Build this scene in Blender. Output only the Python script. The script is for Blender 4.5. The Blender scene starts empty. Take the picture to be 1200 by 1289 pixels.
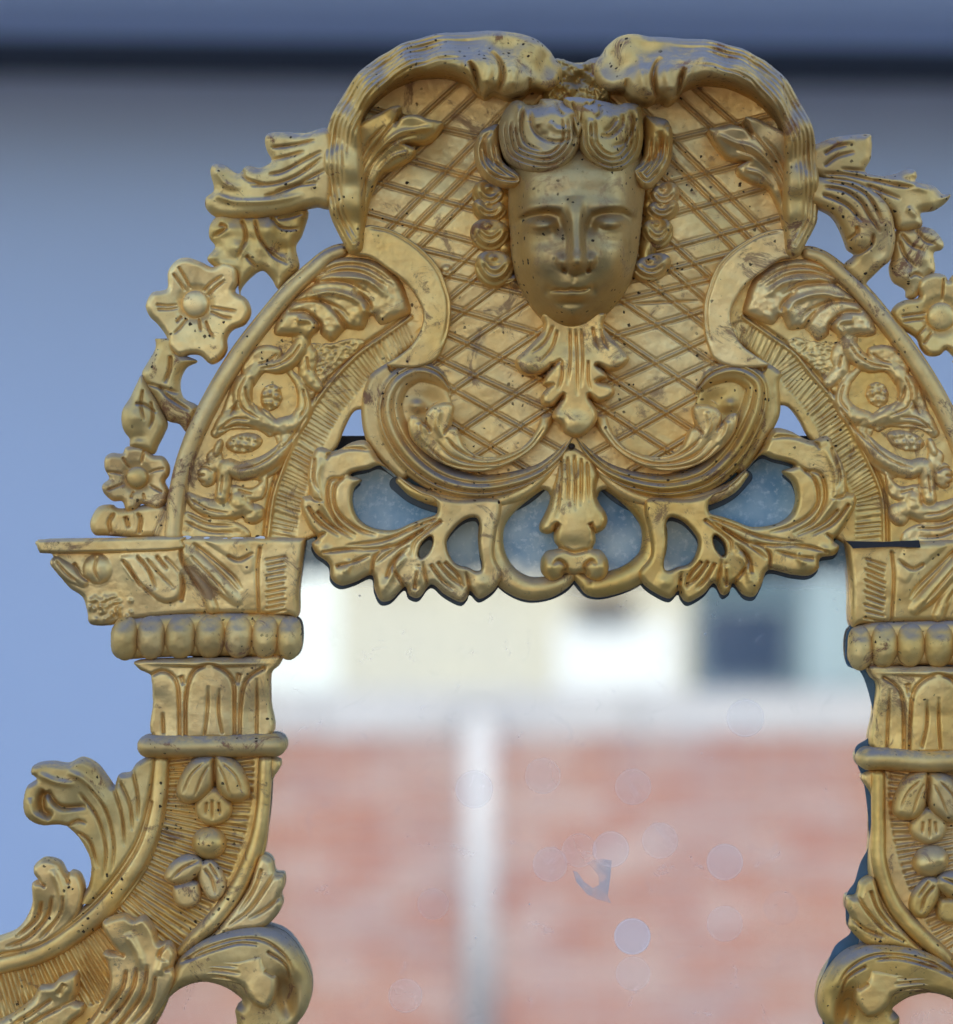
import bpy, math, random
import numpy as np
from mathutils import Vector

# ------------------------------------------------------------------ scene basics
scene = bpy.context.scene
S = 0.0005                       # metres per photograph pixel on the frame's plane
CAMD = 3.0
def M_xz(px, py, D=CAMD):        # where a pixel's ray stands at distance D from the camera
    return ((px-600)*S*D/CAMD, (644.5-py)*S*D/CAMD)

cam_d = bpy.data.cameras.new('camera'); cam = bpy.data.objects.new('camera', cam_d)
scene.collection.objects.link(cam); scene.camera = cam
cam.location = (0, -CAMD, 0); cam.rotation_euler = (math.radians(90), 0, 0)
cam_d.sensor_width = 36; cam_d.sensor_fit = 'AUTO'
cam_d.lens = 36*CAMD/(1289*S)
cam_d.clip_start = 0.05; cam_d.clip_end = 2000
cam_d.dof.use_dof = True; cam_d.dof.focus_distance = CAMD-0.03
cam_d.dof.aperture_fstop = cam_d.lens/30.0

SUN_EL, SUN_AZ = math.radians(42), math.radians(.5)     # the sun stands behind the mirror's wall
world = bpy.data.worlds.new("World"); scene.world = world; world.use_nodes = True
wn = world.node_tree; bgn = wn.nodes['Background']
sky = wn.nodes.new('ShaderNodeTexSky'); sky.sky_type = 'NISHITA'; sky.sun_disc = False
sky.sun_elevation = SUN_EL; sky.sun_rotation = SUN_AZ
wn.links.new(sky.outputs[0], bgn.inputs[0]); bgn.inputs[1].default_value = 0.12
sl = bpy.data.lights.new('sun', 'SUN'); sl.energy = 2.0; sl.angle = math.radians(0.5); sl.color = (1, .93, .82)
sun = bpy.data.objects.new('sun', sl); scene.collection.objects.link(sun)
sd_ = Vector((math.sin(SUN_AZ)*math.cos(SUN_EL), math.cos(SUN_AZ)*math.cos(SUN_EL), math.sin(SUN_EL)))
sun.rotation_euler = sd_.to_track_quat('Z', 'Y').to_euler()
scene.view_settings.view_transform = 'Standard'; scene.view_settings.look = 'None'
scene.view_settings.exposure = 1.72; scene.view_settings.gamma = 1
scene.render.engine = 'CYCLES'
scene.cycles.max_bounces = 10

# ------------------------------------------------------------------ materials
def nmat(name):
    m = bpy.data.materials.new(name); m.use_nodes = True
    t = m.node_tree; return m, t, t.nodes['Principled BSDF'], t.nodes['Material Output']
def N(t, typ, **kw):
    n = t.nodes.new(typ)
    for k, v in kw.items():
        if k.startswith('i_'):
            key = k[2:]; n.inputs[int(key) if key.isdigit() else key].default_value = v
        else: setattr(n, k, v)
    return n
def noise(t, co, scale, detail=3, rough=.55, dist=0):
    n = N(t, 'ShaderNodeTexNoise'); t.links.new(co, n.inputs['Vector'])
    n.inputs['Scale'].default_value = scale; n.inputs['Detail'].default_value = detail
    n.inputs['Roughness'].default_value = rough; n.inputs['Distortion'].default_value = dist
    return n.outputs['Fac']
def ramp(t, fac, a, b, ca=0., cb=1.):
    n = N(t, 'ShaderNodeMapRange'); n.interpolation_type = 'SMOOTHSTEP'
    t.links.new(fac, n.inputs[0])
    for i, v in zip((1, 2, 3, 4), (a, b, ca, cb)): n.inputs[i].default_value = v
    return n.outputs[0]
def mix(t, fac, a, b):
    n = N(t, 'ShaderNodeMix', data_type='RGBA')
    for s, v in ((0, fac), (6, a), (7, b)):
        if hasattr(v, 'links'): t.links.new(v, n.inputs[s])
        else: n.inputs[s].default_value = v if not isinstance(v, tuple) else (*v, 1)
    return n.outputs[2]
def mth(t, op, a, b=0., c=None):
    n = N(t, 'ShaderNodeMath', operation=op)
    for i, v in enumerate((a, b) if c is None else (a, b, c)):
        if hasattr(v, 'links'): t.links.new(v, n.inputs[i])
        else: n.inputs[i].default_value = v
    return n.outputs[0]

def gold(name, dustiness=.6, bole=.5, tint=1.0, pits=0., dull=0., toning=.62):
    m, t, p, out = nmat(name)
    co = N(t, 'ShaderNodeTexCoord').outputs['Object']
    geo = N(t, 'ShaderNodeNewGeometry')
    big = noise(t, co, 14, 4, .6); mid = noise(t, co, 60, 4, .6); fine = noise(t, co, 420, 3, .6)
    c = mix(t, ramp(t, big, .35, .68), (.86*tint, .525*tint, .155*tint), (.95*tint, .665*tint, .27*tint))
    c = mix(t, ramp(t, mid, .50, .75, 0, .55), c, (.62*tint, .37*tint, .12*tint))
    c = mix(t, ramp(t, noise(t, co, 6.5, 4, .6, .5), .50, .70, 0, .6), c, (.52*tint, .34*tint, .15*tint))
    # rubbed-through patches of red bole and of dark size
    b1 = mth(t, 'MULTIPLY', ramp(t, noise(t, co, 34, 7, .8, .8), .545, .64), bole)
    c = mix(t, b1, c, (.29, .13, .06))
    # convex edges rubbed to a greyer brown
    edge = mth(t, 'MULTIPLY', ramp(t, geo.outputs['Pointiness'], .53, .60), ramp(t, mid, .40, .62))
    c = mix(t, mth(t, 'MULTIPLY', edge, .26), c, (.25, .18, .125))
    # orange-brown bole and old toning varnish left in patches along the carving
    tone = mth(t, 'MULTIPLY', ramp(t, geo.outputs['Pointiness'], .490, .42), ramp(t, noise(t, co, 46, 5, .7, .4), .38, .62, .0, 1))
    c = mix(t, mth(t, 'MULTIPLY', tone, toning), c, (.44, .20, .05))
    oi = N(t, 'ShaderNodeObjectInfo'); hv = N(t, 'ShaderNodeHueSaturation'); t.links.new(c, hv.inputs['Color'])
    t.links.new(mth(t, 'MULTIPLY_ADD', oi.outputs['Random'], .13, .93), hv.inputs['Value']); t.links.new(mth(t, 'MULTIPLY_ADD', oi.outputs['Random'], -.09, 1.04), hv.inputs['Saturation']); c = hv.outputs[0]
    # dust lying on what faces up
    sep = N(t, 'ShaderNodeSeparateXYZ'); t.links.new(geo.outputs['Normal'], sep.inputs[0])
    up = mth(t, 'MULTIPLY', ramp(t, sep.outputs[2], .22, .80), ramp(t, noise(t, co, 30, 5, .7), .34, .56))
    up = mth(t, 'MULTIPLY', up, dustiness)
    c = mix(t, up, c, (.27, .235, .235))
    # worm holes and flecks
    vo = N(t, 'ShaderNodeTexVoronoi', feature='F1'); vo.inputs['Scale'].default_value = 330
    wob = N(t, 'ShaderNodeTexNoise'); wob.inputs['Scale'].default_value = 500; t.links.new(co, wob.inputs['Vector'])
    vm = N(t, 'ShaderNodeVectorMath', operation='MULTIPLY_ADD'); t.links.new(wob.outputs['Color'], vm.inputs[0])
    vm.inputs[1].default_value = (.0022,)*3; t.links.new(co, vm.inputs[2]); t.links.new(vm.outputs[0], vo.inputs['Vector'])
    rnd = N(t, 'ShaderNodeSeparateColor'); t.links.new(vo.outputs['Color'], rnd.inputs[0])
    rad = ramp(t, mth(t, 'POWER', rnd.outputs[0], 2.), .50-pits, 1.0, 0., .36)
    hole = mth(t, 'MULTIPLY', mth(t, 'LESS_THAN', vo.outputs['Distance'], rad), ramp(t, noise(t, co, 24, 3), .52-pits, .64-pits))
    c = mix(t, hole, c, (.035, .018, .010))
    t.links.new(c, p.inputs['Base Color'])
    nonmet = mth(t, 'MAXIMUM', mth(t, 'MAXIMUM', hole, up), mth(t, 'MULTIPLY', b1, .9))
    met = mth(t, 'MULTIPLY', mth(t, 'SUBTRACT', 1., nonmet), .66-dull*.8)
    t.links.new(met, p.inputs['Metallic']); p.inputs['Specular Tint'].default_value = (1., .85, .55, 1)
    r = mth(t, 'ADD', ramp(t, fine, .3, .7, .37+dull*.6, .50+dull*.6), mth(t, 'MULTIPLY', nonmet, .3))
    t.links.new(r, p.inputs['Roughness'])
    bu = N(t, 'ShaderNodeBump'); bu.inputs['Strength'].default_value = .34; bu.inputs['Distance'].default_value = .0006
    hgt = mth(t, 'ADD', mth(t, 'MULTIPLY', noise(t, co, 150, 5, .65), 1.), mth(t, 'MULTIPLY', noise(t, co, 800, 3), .42))
    hgt = mth(t, 'SUBTRACT', hgt, mth(t, 'MULTIPLY', hole, .6))
    t.links.new(hgt, bu.inputs['Height']); t.links.new(bu.outputs[0], p.inputs['Normal'])
    return m
GOLD = gold('giltwood', .6, .8, .98, .015); GOLDW = gold('worn_giltwood', .95, 1., .90, .05, .12)

def plain(name, col, rough=.7, var=.15, sc=8, bump=0, metal=0):
    m, t, p, out = nmat(name)
    co = N(t, 'ShaderNodeTexCoord').outputs['Object']
    n_ = noise(t, co, sc, 5, .6)
    c = mix(t, n_, tuple(x*(1-var) for x in col), tuple(min(1, x*(1+var)) for x in col))
    t.links.new(c, p.inputs['Base Color']); p.inputs['Roughness'].default_value = rough; p.inputs['Metallic'].default_value = metal
    if bump:
        b = N(t, 'ShaderNodeBump'); b.inputs['Distance'].default_value = bump; t.links.new(noise(t, co, sc*12, 4), b.inputs['Height'])
        t.links.new(b.outputs[0], p.inputs['Normal'])
    return m

# ------------------------------------------------------------------ object helpers
def tag(o, label=None, cat=None, group=None, kind=None):
    for k, v in (('label', label), ('category', cat), ('group', group), ('kind', kind)):
        if v: o[k] = v
    return o
def link(name, verts, faces, mat, parent=None, smooth=True):
    me = bpy.data.meshes.new(name); me.from_pydata(verts, [], faces)
    if smooth: me.polygons.foreach_set('use_smooth', [True]*len(me.polygons))
    me.materials.append(mat)
    o = bpy.data.objects.new(name, me); scene.collection.objects.link(o)
    if parent: o.parent = parent
    return o
def empty(name, loc=(0, 0, 0)):
    o = bpy.data.objects.new(name, None); o.location = loc; scene.collection.objects.link(o); return o

# ------------------------------------------------------------------ carving toolkit (works in photograph-pixel sized units, depth z towards the viewer)
def cv(ox, oy, k):
    def f(*a): return [(ox+a[i]/k, oy+a[i+1]/k) for i in range(0, len(a), 2)]
    return f
def curve(pts, closed=False, n=5):
    """Catmull-Rom through the points; extra columns (widths, depths) are carried along"""
    P = np.array([tuple(map(float, p)) for p in pts]); m = len(P)
    if m < 3 and not closed: return np.array([P[0]*(1-t)+P[-1]*t for t in np.linspace(0, 1, 6)])
    Q = np.vstack([P[-1], P, P[0], P[1]]) if closed else np.vstack([2*P[0]-P[1], P, 2*P[-1]-P[-2]])
    out = []
    for i in range(m if closed else m-1):
        a, b, c, d = Q[i:i+4]
        for t in np.arange(n)/n:
            out.append(.5*((2*b)+(-a+c)*t+(2*a-5*b+4*c-d)*t*t+(-a+3*b-3*c+d)*t**3))
    if not closed: out.append(P[-1])
    return np.array(out)
def sd_poly(X, Y, P):
    best = np.full(X.shape, 1e18); ins = np.zeros(X.shape, bool)
    for (ax, ay), (bx, by) in zip(P[:, :2], np.roll(P[:, :2], -1, 0)):
        dx, dy = bx-ax, by-ay; L = dx*dx+dy*dy
        if L < 1e-9: continue
        px, py = X-ax, Y-ay
        t = np.clip((px*dx+py*dy)/L, 0, 1)
        np.minimum(best, (px-t*dx)**2+(py-t*dy)**2, out=best)
        if ay != by: ins ^= ((ay > Y) != (by > Y)) & (X < dx*(Y-ay)/dy+ax)
    return np.where(ins, 1, -1)*np.sqrt(best)
def near_line(X, Y, P):
    best = np.full(X.shape, 1e18); T = np.zeros(X.shape); SG = np.zeros(X.shape)
    seg = np.hypot(*np.diff(P[:, :2], axis=0).T); tot = max(seg.sum(), 1e-6); acc = 0
    for i in range(len(P)-1):
        ax, ay = P[i, :2]; dx, dy = P[i+1, :2]-P[i, :2]; L = dx*dx+dy*dy
        if L < 1e-9: continue
        px, py = X-ax, Y-ay; t = np.clip((px*dx+py*dy)/L, 0, 1)
        d2 = (px-t*dx)**2+(py-t*dy)**2; m = d2 < best
        best = np.where(m, d2, best); T = np.where(m, acc+t*seg[i], T); SG = np.where(m, np.sign(dx*py-dy*px), SG)
        acc += seg[i]
    return np.sqrt(best), T, SG, tot
def idw(ctrl, X, Y, p=1.6, eps=60.):
    num = 0; den = 0
    for c in ctrl:
        w = 1/((X-c[0])**2+(Y-c[1])**2+eps)**p; num = num+w*c[2]; den = den+w
    return num/den
def smax(a, b, k):
    if k <= 0: return np.maximum(a, b)
    h = np.clip(.5+.5*(a-b)/k, 0, 1); return b+(a-b)*h+k*h*(1-h)
_rs = np.random.RandomState(5)
_WV = [(th, 2*math.pi/lam, ph, lam) for th, lam, ph in zip(_rs.rand(16)*math.pi*2, np.linspace(9, 46, 16), _rs.rand(16)*9)]
_NG = np.random.RandomState(11).rand(257, 257)
def vn(X, Y, sc, seed=0):
    u, v = X/sc+seed*7.3, Y/sc+seed*3.1; i, j = np.floor(u).astype(int), np.floor(v).astype(int); f, g_ = u-i, v-j
    f = f*f*(3-2*f); g_ = g_*g_*(3-2*g_); G = lambda a, b: _NG[a % 257, b % 257]
    return ((G(i, j)*(1-f)+G(i+1, j)*f)*(1-g_)+(G(i, j+1)*(1-f)+G(i+1, j+1)*f)*g_)*2-1
def lumps(X, Y): return 1.5*vn(X+.3*Y, Y-.2*X, 31, 1)+.9*vn(X-.5*Y, Y+.4*X, 15, 2)+.45*vn(X+.7*Y, Y-.6*X, 8, 3)+.2*vn(X, Y, 3.6, 4)
def old_lumps(X, Y):
    return sum(np.sin((X*math.cos(th)+Y*math.sin(th))*k+ph+1.3*np.sin(Y*k*.31+ph*2))*(lam/46)**.6 for th, k, ph, lam in _WV)*.22
def blurred(A, m, sg):
    r = max(1, int(3*sg)); k = np.exp(-.5*(np.arange(-r, r+1)/sg)**2); k /= k.sum()
    def c(B):
        B = np.pad(B, r, mode='edge')
        B = np.apply_along_axis(lambda v: np.convolve(v, k, 'valid'), 0, B)
        return np.apply_along_axis(lambda v: np.convolve(v, k, 'valid'), 1, B)
    w = c(m.astype(float)); return np.where(m, c(np.where(m, A, 0))/np.maximum(w, 1e-6), A)

ZK = 1.42
ID = lambda pts: [tuple(p) for p in pts]
class Relief:
    def __init__(s, box, step=1.2, T=ID, z=0):
        x0, y0, x1, y1 = box
        c = np.array(T([(x0, y0), (x1, y0), (x1, y1), (x0, y1)])); 
        x0, x1 = c[:, 0].min()-9, c[:, 0].max()+9; y0, y1 = c[:, 1].min()-9, c[:, 1].max()+9
        s.X, s.Y = np.meshgrid(np.arange(x0, x1, step), np.arange(y0, y1, step))
        s.step = step; s.T = T; s.flip = 1 if T is ID else -1
        s.d = np.full(s.X.shape, -50.); s.h = np.full(s.X.shape, -500.); s.x0, s.y0 = s.X[0, 0], s.Y[0, 0]
    def t(s, pts):
        q = s.T([p[:2] for p in pts]); return [tuple(a)+tuple(p[2:]) for a, p in zip(q, pts)]
    def sl(s, P, m):
        a = [int((P[:, 0].min()-m-s.x0)/s.step), int((P[:, 0].max()+m-s.x0)/s.step)+2, int((P[:, 1].min()-m-s.y0)/s.step), int((P[:, 1].max()+m-s.y0)/s.step)+2]
        ny, nx = s.X.shape
        return slice(min(max(a[2], 0), ny), min(max(a[3], 0), ny)), slice(min(max(a[0], 0), nx), min(max(a[1], 0), nx))
    def put(s, sl, sd, hh, k):
        ok = sd > -2.6*s.step
        s.h[sl] = np.where(ok, np.where(s.h[sl] < -400, hh, smax(s.h[sl], hh, k)), s.h[sl]); s.d[sl] = np.maximum(s.d[sl], sd)
    def zval(s, z, X, Y): return idw(s.t(z), X, Y) if isinstance(z, (list, tuple)) else z
    def body(s, pts, H, R, z=0, p=2., k=0, sharp=False, blur=0):
        q = s.t(pts); P = np.array(q) if sharp else curve(q, True); sl = s.sl(P, 4)
        X, Y = s.X[sl], s.Y[sl]; sd = sd_poly(X, Y, P)
        tt = np.clip(sd/R, 0, 1); pr = (1-(1-tt)**p)**(1/p)
        if blur: pr = blurred(pr, sd > 0, blur)
        s.put(sl, sd, s.zval(z, X, Y)+H*pr, k); s.last = (sl, sd); return s
    def hole(s, pts, rnd=5, drop=5):
        P = curve(s.t(pts), True); sl = s.sl(P, rnd+4); sd = -sd_poly(s.X[sl], s.Y[sl], P)
        tt = np.clip(sd/rnd, 0, 1)
        s.h[sl] -= drop*(1-np.sqrt(1-(1-tt)**2)); s.d[sl] = np.minimum(s.d[sl], sd); return s
    def band(s, pts, H, z=0, p=2., k=0, fn=None, pr=None):
        """pts: (x, y, half-width[, z offset])"""
        q = s.t(pts); P = curve(q); P[:, 2] = np.maximum(P[:, 2], .4); m = P[:, 2].max()+4; sl = s.sl(P, m)
        X, Y = s.X[sl], s.Y[sl]; r, L, sg, tot = near_line(X, Y, P); sg = sg*s.flip
        seg = np.r_[0, np.cumsum(np.hypot(*np.diff(P[:, :2], axis=0).T))]
        w = np.interp(L, seg, P[:, 2]); zo = np.interp(L, seg, P[:, 3]) if P.shape[1] > 3 else 0
        u = np.clip(r/w, 0, 1); prof = np.maximum(1-u**p, 0)**(1/p) if pr is None else pr(sg*u)
        Hw = H*np.minimum(1, w/P[:, 2].max()*1.2)
        hh = z+zo+Hw*prof
        if fn is not None: hh = hh+fn(sg*u, L/tot, L)*np.minimum(1, w/5)
        s.put(sl, w-r, hh, k); return s
    def line(s, pts, w=2., dep=-3., ta=.15, tb=.3):
        """a carved groove (dep < 0) or raised vein (dep > 0)"""
        P = curve(s.t(pts)); sl = s.sl(P, 3.2*w)
        if 0 in s.X[sl].shape: return s
        r, L, sg, tot = near_line(s.X[sl], s.Y[sl], P); t = L/tot
        f = np.clip(t/ta, 0, 1)**.7 if ta > 0 else 1
        f = f*(np.clip((1-t)/tb, 0, 1)**.7 if tb > 0 else 1)
        s.h[sl] += np.where(s.h[sl] > -400, dep*f*np.exp(-(r/w)**2), 0); return s
    def lines(s, w, dep, *ls, ta=.15, tb=.3):
        for l in ls: s.line(l, w, dep, ta, tb)
        return s
    def blob(s, x, y, rx, ry, H, ang=0, k=3, z=0, p=2.):
        a = np.linspace(0, 2*math.pi, 17)[:-1]; c, n_ = math.cos(math.radians(ang)), math.sin(math.radians(ang))
        return s.body([(x+rx*math.cos(t)*c-ry*math.sin(t)*n_, y+rx*math.cos(t)*n_+ry*math.sin(t)*c) for t in a], H, min(rx, ry), z, k=k, p=p)
    def bump(s, x, y, rx, ry, H, ang=0, q=2):
        (x, y), = s.T([(x, y)]); a = math.radians(ang*s.flip); c, n_ = math.cos(a), math.sin(a)
        dx, dy = s.X-x, s.Y-y; e = ((dx*c+dy*n_)/rx)**2+((-dx*n_+dy*c)/ry)**2
        s.h += np.where(s.h > -400, H*np.exp(-e**(q/2)), 0); return s
    def add(s, fn): s.h = np.where(s.h > -400, s.h+fn(s.X, s.Y), s.h); return s
    def soft(s, sg): s.h = blurred(s.h, s.h > -400, sg/s.step); return s
    def edge_rings(s, lam, amp, to, ph=0., frm=0):
        """grooves running parallel to the outline of the last body"""
        sl, sd = s.last; f = np.clip((sd-frm)/2, 0, 1)*np.clip((to-sd)/6, 0, 1)
        s.h[sl] += np.where(s.h[sl] > -400, -amp*f*(.5-.5*np.cos(2*math.pi*(sd-ph)/lam)), 0); return s
    def build(s, name, parent, back=-24, mat=None, rough=.32, zlift=0):
        s.h = np.where(s.h > -400, s.h+rough*.7*lumps(s.X, s.Y), s.h)
        ins = s.d > 0; C = ins[:-1, :-1] | ins[1:, :-1] | ins[:-1, 1:] | ins[1:, 1:]
        gy, gx = np.gradient(s.d, s.step); g2 = np.sqrt(gx*gx+gy*gy)+1e-6
        snap = s.d < .35*s.step; mv = np.where(snap, np.clip(-s.d, -.4*s.step, 1.45*s.step), 0)
        X = s.X+gx/g2*mv; Y = s.Y+gy/g2*mv
        hv = s.h > -400; h = np.where(hv, s.h, 0)
        used = np.zeros(s.d.shape, bool); used[:-1, :-1] |= C; used[1:, :-1] |= C; used[:-1, 1:] |= C; used[1:, 1:] |= C
        bad = used & ~hv
        if bad.any(): h = np.where(bad, np.median(h[used & hv]), h)
        h = np.maximum(h, back+2)
        idx = np.full(s.d.shape, -1); idx[used] = np.arange(used.sum())
        vx, vy, vz = X[used], Y[used], h[used]+zlift
        a, b, c, d = idx[:-1, :-1][C], idx[:-1, 1:][C], idx[1:, 1:][C], idx[1:, :-1][C]
        F = [np.stack([a, d, c, b], 1)]
        Cp = np.pad(C, 1); E = []
        top = C & ~Cp[:-2, 1:-1]; bot = C & ~Cp[2:, 1:-1]; lf = C & ~Cp[1:-1, :-2]; rt = C & ~Cp[1:-1, 2:]
        i0, i1, i2, i3 = idx[:-1, :-1], idx[:-1, 1:], idx[1:, 1:], idx[1:, :-1]
        for m, p, q in ((top, i0, i1), (rt, i1, i2), (bot, i2, i3), (lf, i3, i0)): E.append(np.stack([p[m], q[m]], 1))
        E = np.vstack(E); n0 = len(vx); ub = np.unique(E); mp = np.full(n0, -1); mp[ub] = n0+np.arange(len(ub))
        F.append(np.stack([E[:, 0], E[:, 1], mp[E[:, 1]], mp[E[:, 0]]], 1))
        vx = np.r_[vx, vx[ub]]; vy = np.r_[vy, vy[ub]]; vz = np.r_[vz, np.full(len(ub), back+zlift)]
        kz = 1-max(float(np.median(h[used & ins]))*ZK, 0)/6000
        vx = 600+(vx-600)*kz; vy = 644.5+(vy-644.5)*kz      # the outline was traced in the photograph: take it back to the part's own distance
        V = np.stack([(vx-600)*S, -np.where(vz > 0, vz*ZK, vz)*S, (644.5-vy)*S], 1)
        V -= np.array(ROOT.location)
        F = np.vstack(F).astype(np.int32)
        me = bpy.data.meshes.new(name); me.vertices.add(len(V)); me.vertices.foreach_set('co', V.astype(np.float32).ravel())
        me.loops.add(F.size); me.loops.foreach_set('vertex_index', F.ravel()); me.polygons.add(len(F))
        me.polygons.foreach_set('loop_start', np.arange(0, F.size, 4, dtype=np.int32))
        me.polygons.foreach_set('loop_total', np.full(len(F), 4, dtype=np.int32))
        me.polygons.foreach_set('use_smooth', np.ones(len(F), bool)); me.update(calc_edges=True); me.validate()
        me.materials.append(mat or GOLD)
        o = bpy.data.objects.new(name, me); scene.collection.objects.link(o)
        o.parent = parent
        return o

# the right half repeats the left half's carving, a little out of true as on the real frame
COR = [(600,37,850,45),(692,60,765,55),(405,195,1035,223),(424,127,1016,135),(472,71,970,76),(443,315,1005,318),(557,156,893,164),
 (504,135,939,149),(520,191,932,214),(611,119,843,127),(564,364,891,364),(532,393,921,393),(484,460,971,460),(455,505,983,500),(460,559,976,543),
 (569,511,875,513),(385,678,1065,682),(386,331,1064,333),(324,396,1124,396),(262,486,1187,486),(379,629,1079,625),(402,563,1041,549),
 (479,757,951,751),(420,737,1028,724),(586,757,862,757),(665,759,760,754),(603,674,840,674),(723,733,724,733),(723,560,723,560),(723,640,724,640),
 (380,800,1068,815),(358,940,1083,957),(320,940,1120,957),(200,680,1250,684),(300,730,1150,742),(267,990,1171,1015),(357,1107,1068,1135),(390,1240,1034,1258),
 (320,1290,1110,1300),(187,920,1262,935),(120,1180,1310,1200)]
def MIR(pts):
    out = []
    for p in pts:
        nx = ny = dn = 0
        for a, b, c, d in COR:
            w = 1/((p[0]-a)**2+(p[1]-b)**2+150.)**1.5; nx += w*(c-(1450-a)); ny += w*(d-b); dn += w
        out.append((1450-p[0]+nx/dn, p[1]+ny/dn))
    return out
SIDES = (ID, MIR)
shade_m = plain('painted_carving_shade', (.03, .06, .09), .35, .5, 60)  # near-black colour for the carving's shade on the glass
def shifted(T, dx, dy): return lambda pts: [(p[0]+dx, p[1]+dy) for p in T([q[:2] for q in pts])]

# ------------------------------------------------------------------ the mirror: one thing, its carved pieces are its parts
ROOT = empty('carved_mirror', (0, .014, -.62))
tag(ROOT, 'ornate carved giltwood mirror with a face under two curling scrolls', 'mirror')
def sub(o, parent): o.parent = parent; return o

A = cv(200, 300, 3.2235); B1 = cv(400, 20, 3.75); B4 = cv(420, 260, 3.75); G6 = cv(370, 480, 3.4286)
for T in SIDES:
    # --- arch: ground with a hatched inner strip
    r = Relief((200, 300, 545, 682), 1.15, T)
    r.body([(206,680),(208,640),(222,579),(237,536),(262,486),(293,436),(324,396),(355,359),(386,331),(411,312),(435,306),(470,312),(512,340),(537,380),(534,420),
            (500,450),(478,480),(466,512),(446,517),(433,540),(424,562),(408,580),(396,604),(389,640),(387,680)], 3, 5, 0)
    r.line(A(1010,310, 1000,320, 900,390, 800,460, 700,560, 610,680, 540,810, 490,930, 450,1060, 428,1225), 2.6, -5, 0, 0)
    r.line(A(1022,318, 912,398, 812,468, 712,568, 622,688, 552,818, 503,935, 463,1062, 442,1225), 2.2, 3.0, 0, 0)
    P = curve(r.t([(357,690),(359,660),(366,626),(378,592),(393,557),(414,515),(442,480),(472,450),(520,420)])); sl = r.sl(P, 26)
    rr, L, sg, tot = near_line(r.X[sl], r.Y[sl], P)
    amp = np.clip((17-rr)/3, 0, 1)
    r.h[sl] += np.where(r.h[sl] > -400, amp*(1.25*np.sin(2*math.pi*(L+.10*rr*sg*r.flip+2.2*np.sin(L/13)+1.2*np.sin(L/4.7))/6.1)*(.55+.5*vn(r.X[sl], r.Y[sl], 9, 6))-.7), 0)
    arch = r.build('arch_panel', ROOT)
    # --- outer roll of the arch
    r = Relief((200, 300, 440, 682), 1.15, T)
    r.band([(430,316,8),(413,323,9),(392,342,10),(363,369,10.5),(333,405,11),(302,446,11.5),(272,494,12),(247,543,12),(232,583,12),(223,624,12),(218,673,12)], 12, 4, 2.2)
    r.line([(436,322),(418,331),(398,350),(370,377),(341,412),(311,452),(282,498),(257,547),(242,587),(233,627),(229,676)], 1.6, -5, 0, 0)
    r.build('arch_rim', ROOT, mat=GOLDW)
    # --- foliage between rim and hatching
    r = Relief((230, 315, 530, 682), 1.05, T)
    z = 2
    r.body(A(690,90, 790,75, 900,100, 980,170, 1010,240, 1020,300, 960,330, 900,350, 860,310, 830,370, 760,370, 700,420, 640,380, 610,410, 560,400, 470,390, 480,330, 530,270, 610,180), 13, 13, z, blur=1.2)
    r.lines(2.4, -6, A(560,230, 640,180, 760,180, 860,230), A(590,200, 700,140, 820,140, 930,200), A(640,150, 740,110, 850,120, 960,190), A(540,260, 640,250, 740,290, 780,340),
            A(520,300, 600,300, 650,350, 640,400), ta=.1, tb=.5)
    r.lines(4, 5, A(600,240, 700,220, 800,250, 850,310), A(560,330, 620,340, 640,390), A(700,160, 840,170, 930,240), ta=.1, tb=.3)
    r.bump(*A(840,300)[0], 8, 8, 7).bump(*A(620,380)[0], 6, 8, 7).bump(*A(870,345)[0], 6, 5, 6)
    r.lines(3, -7, A(860,300, 850,260, 790,200), A(640,400, 655,350, 610,310), A(770,380, 720,300, 650,250), tb=.5)
    r.band([(*A(585,415)[0],9.8),(*A(545,480)[0],11.2),(*A(490,520)[0],9.8),(*A(420,520)[0],8.4),(*A(370,560)[0],11.2),(*A(340,620)[0],12.6),(*A(350,690)[0],12.6),(*A(420,730)[0],11.2),(*A(475,770)[0],8.4)], 11, z, k=6)
    r.band([(*A(530,540)[0],4.2),(*A(575,600)[0],7.0),(*A(590,680)[0],9.8),(*A(560,745)[0],12.6),(*A(500,760)[0],11.2)], 10, z, k=6)
    r.blob(*A(455,645)[0], 14, 17, 6, 10, 3, z)
    r.band([(*A(230,790)[0],7.0),(*A(280,740)[0],12.6),(*A(350,735)[0],12.6),(*A(410,750)[0],9.8),(*A(450,790)[0],5.6)], 10, z, k=6)
    r.band([(*A(500,775)[0],5.6),(*A(515,830)[0],8.4),(*A(470,890)[0],11.2),(*A(400,930)[0],12.6),(*A(330,945)[0],12.6),(*A(275,930)[0],11.2),(*A(265,990)[0],9.8),(*A(255,1050)[0],9.8)], 12, z, k=6)
    r.blob(*A(345,830)[0], 24, 13, 6, -8, 3, z).blob(*A(240,850)[0], 6, 12, 9, 20, 3, z)
    r.blob(*A(195,960)[0], 13, 16, 8, 0, 3, z).blob(*A(320,1065)[0], 12, 11, 10, 0, 3, z).blob(*A(385,1120)[0], 15, 13, 8, -30, 3, z)
    r.band([(*A(120,1050)[0],7.0),(*A(180,1090)[0],12.6),(*A(260,1110)[0],14.0),(*A(350,1090)[0],11.2)], 9, z, k=6)
    r.body(A(100,1110, 200,1140, 310,1150, 370,1190, 340,1225, 90,1228), 5, 6, z, k=2)
    r.band([(*A(560,410)[0],7.0),(*A(610,470)[0],11.2),(*A(600,540)[0],11.2),(*A(640,600)[0],8.4)], 7, z, k=6)
    r.body(A(380,450, 440,430, 500,450, 480,500, 400,520, 350,560, 330,520), 7, 8, z, k=6)
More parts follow.
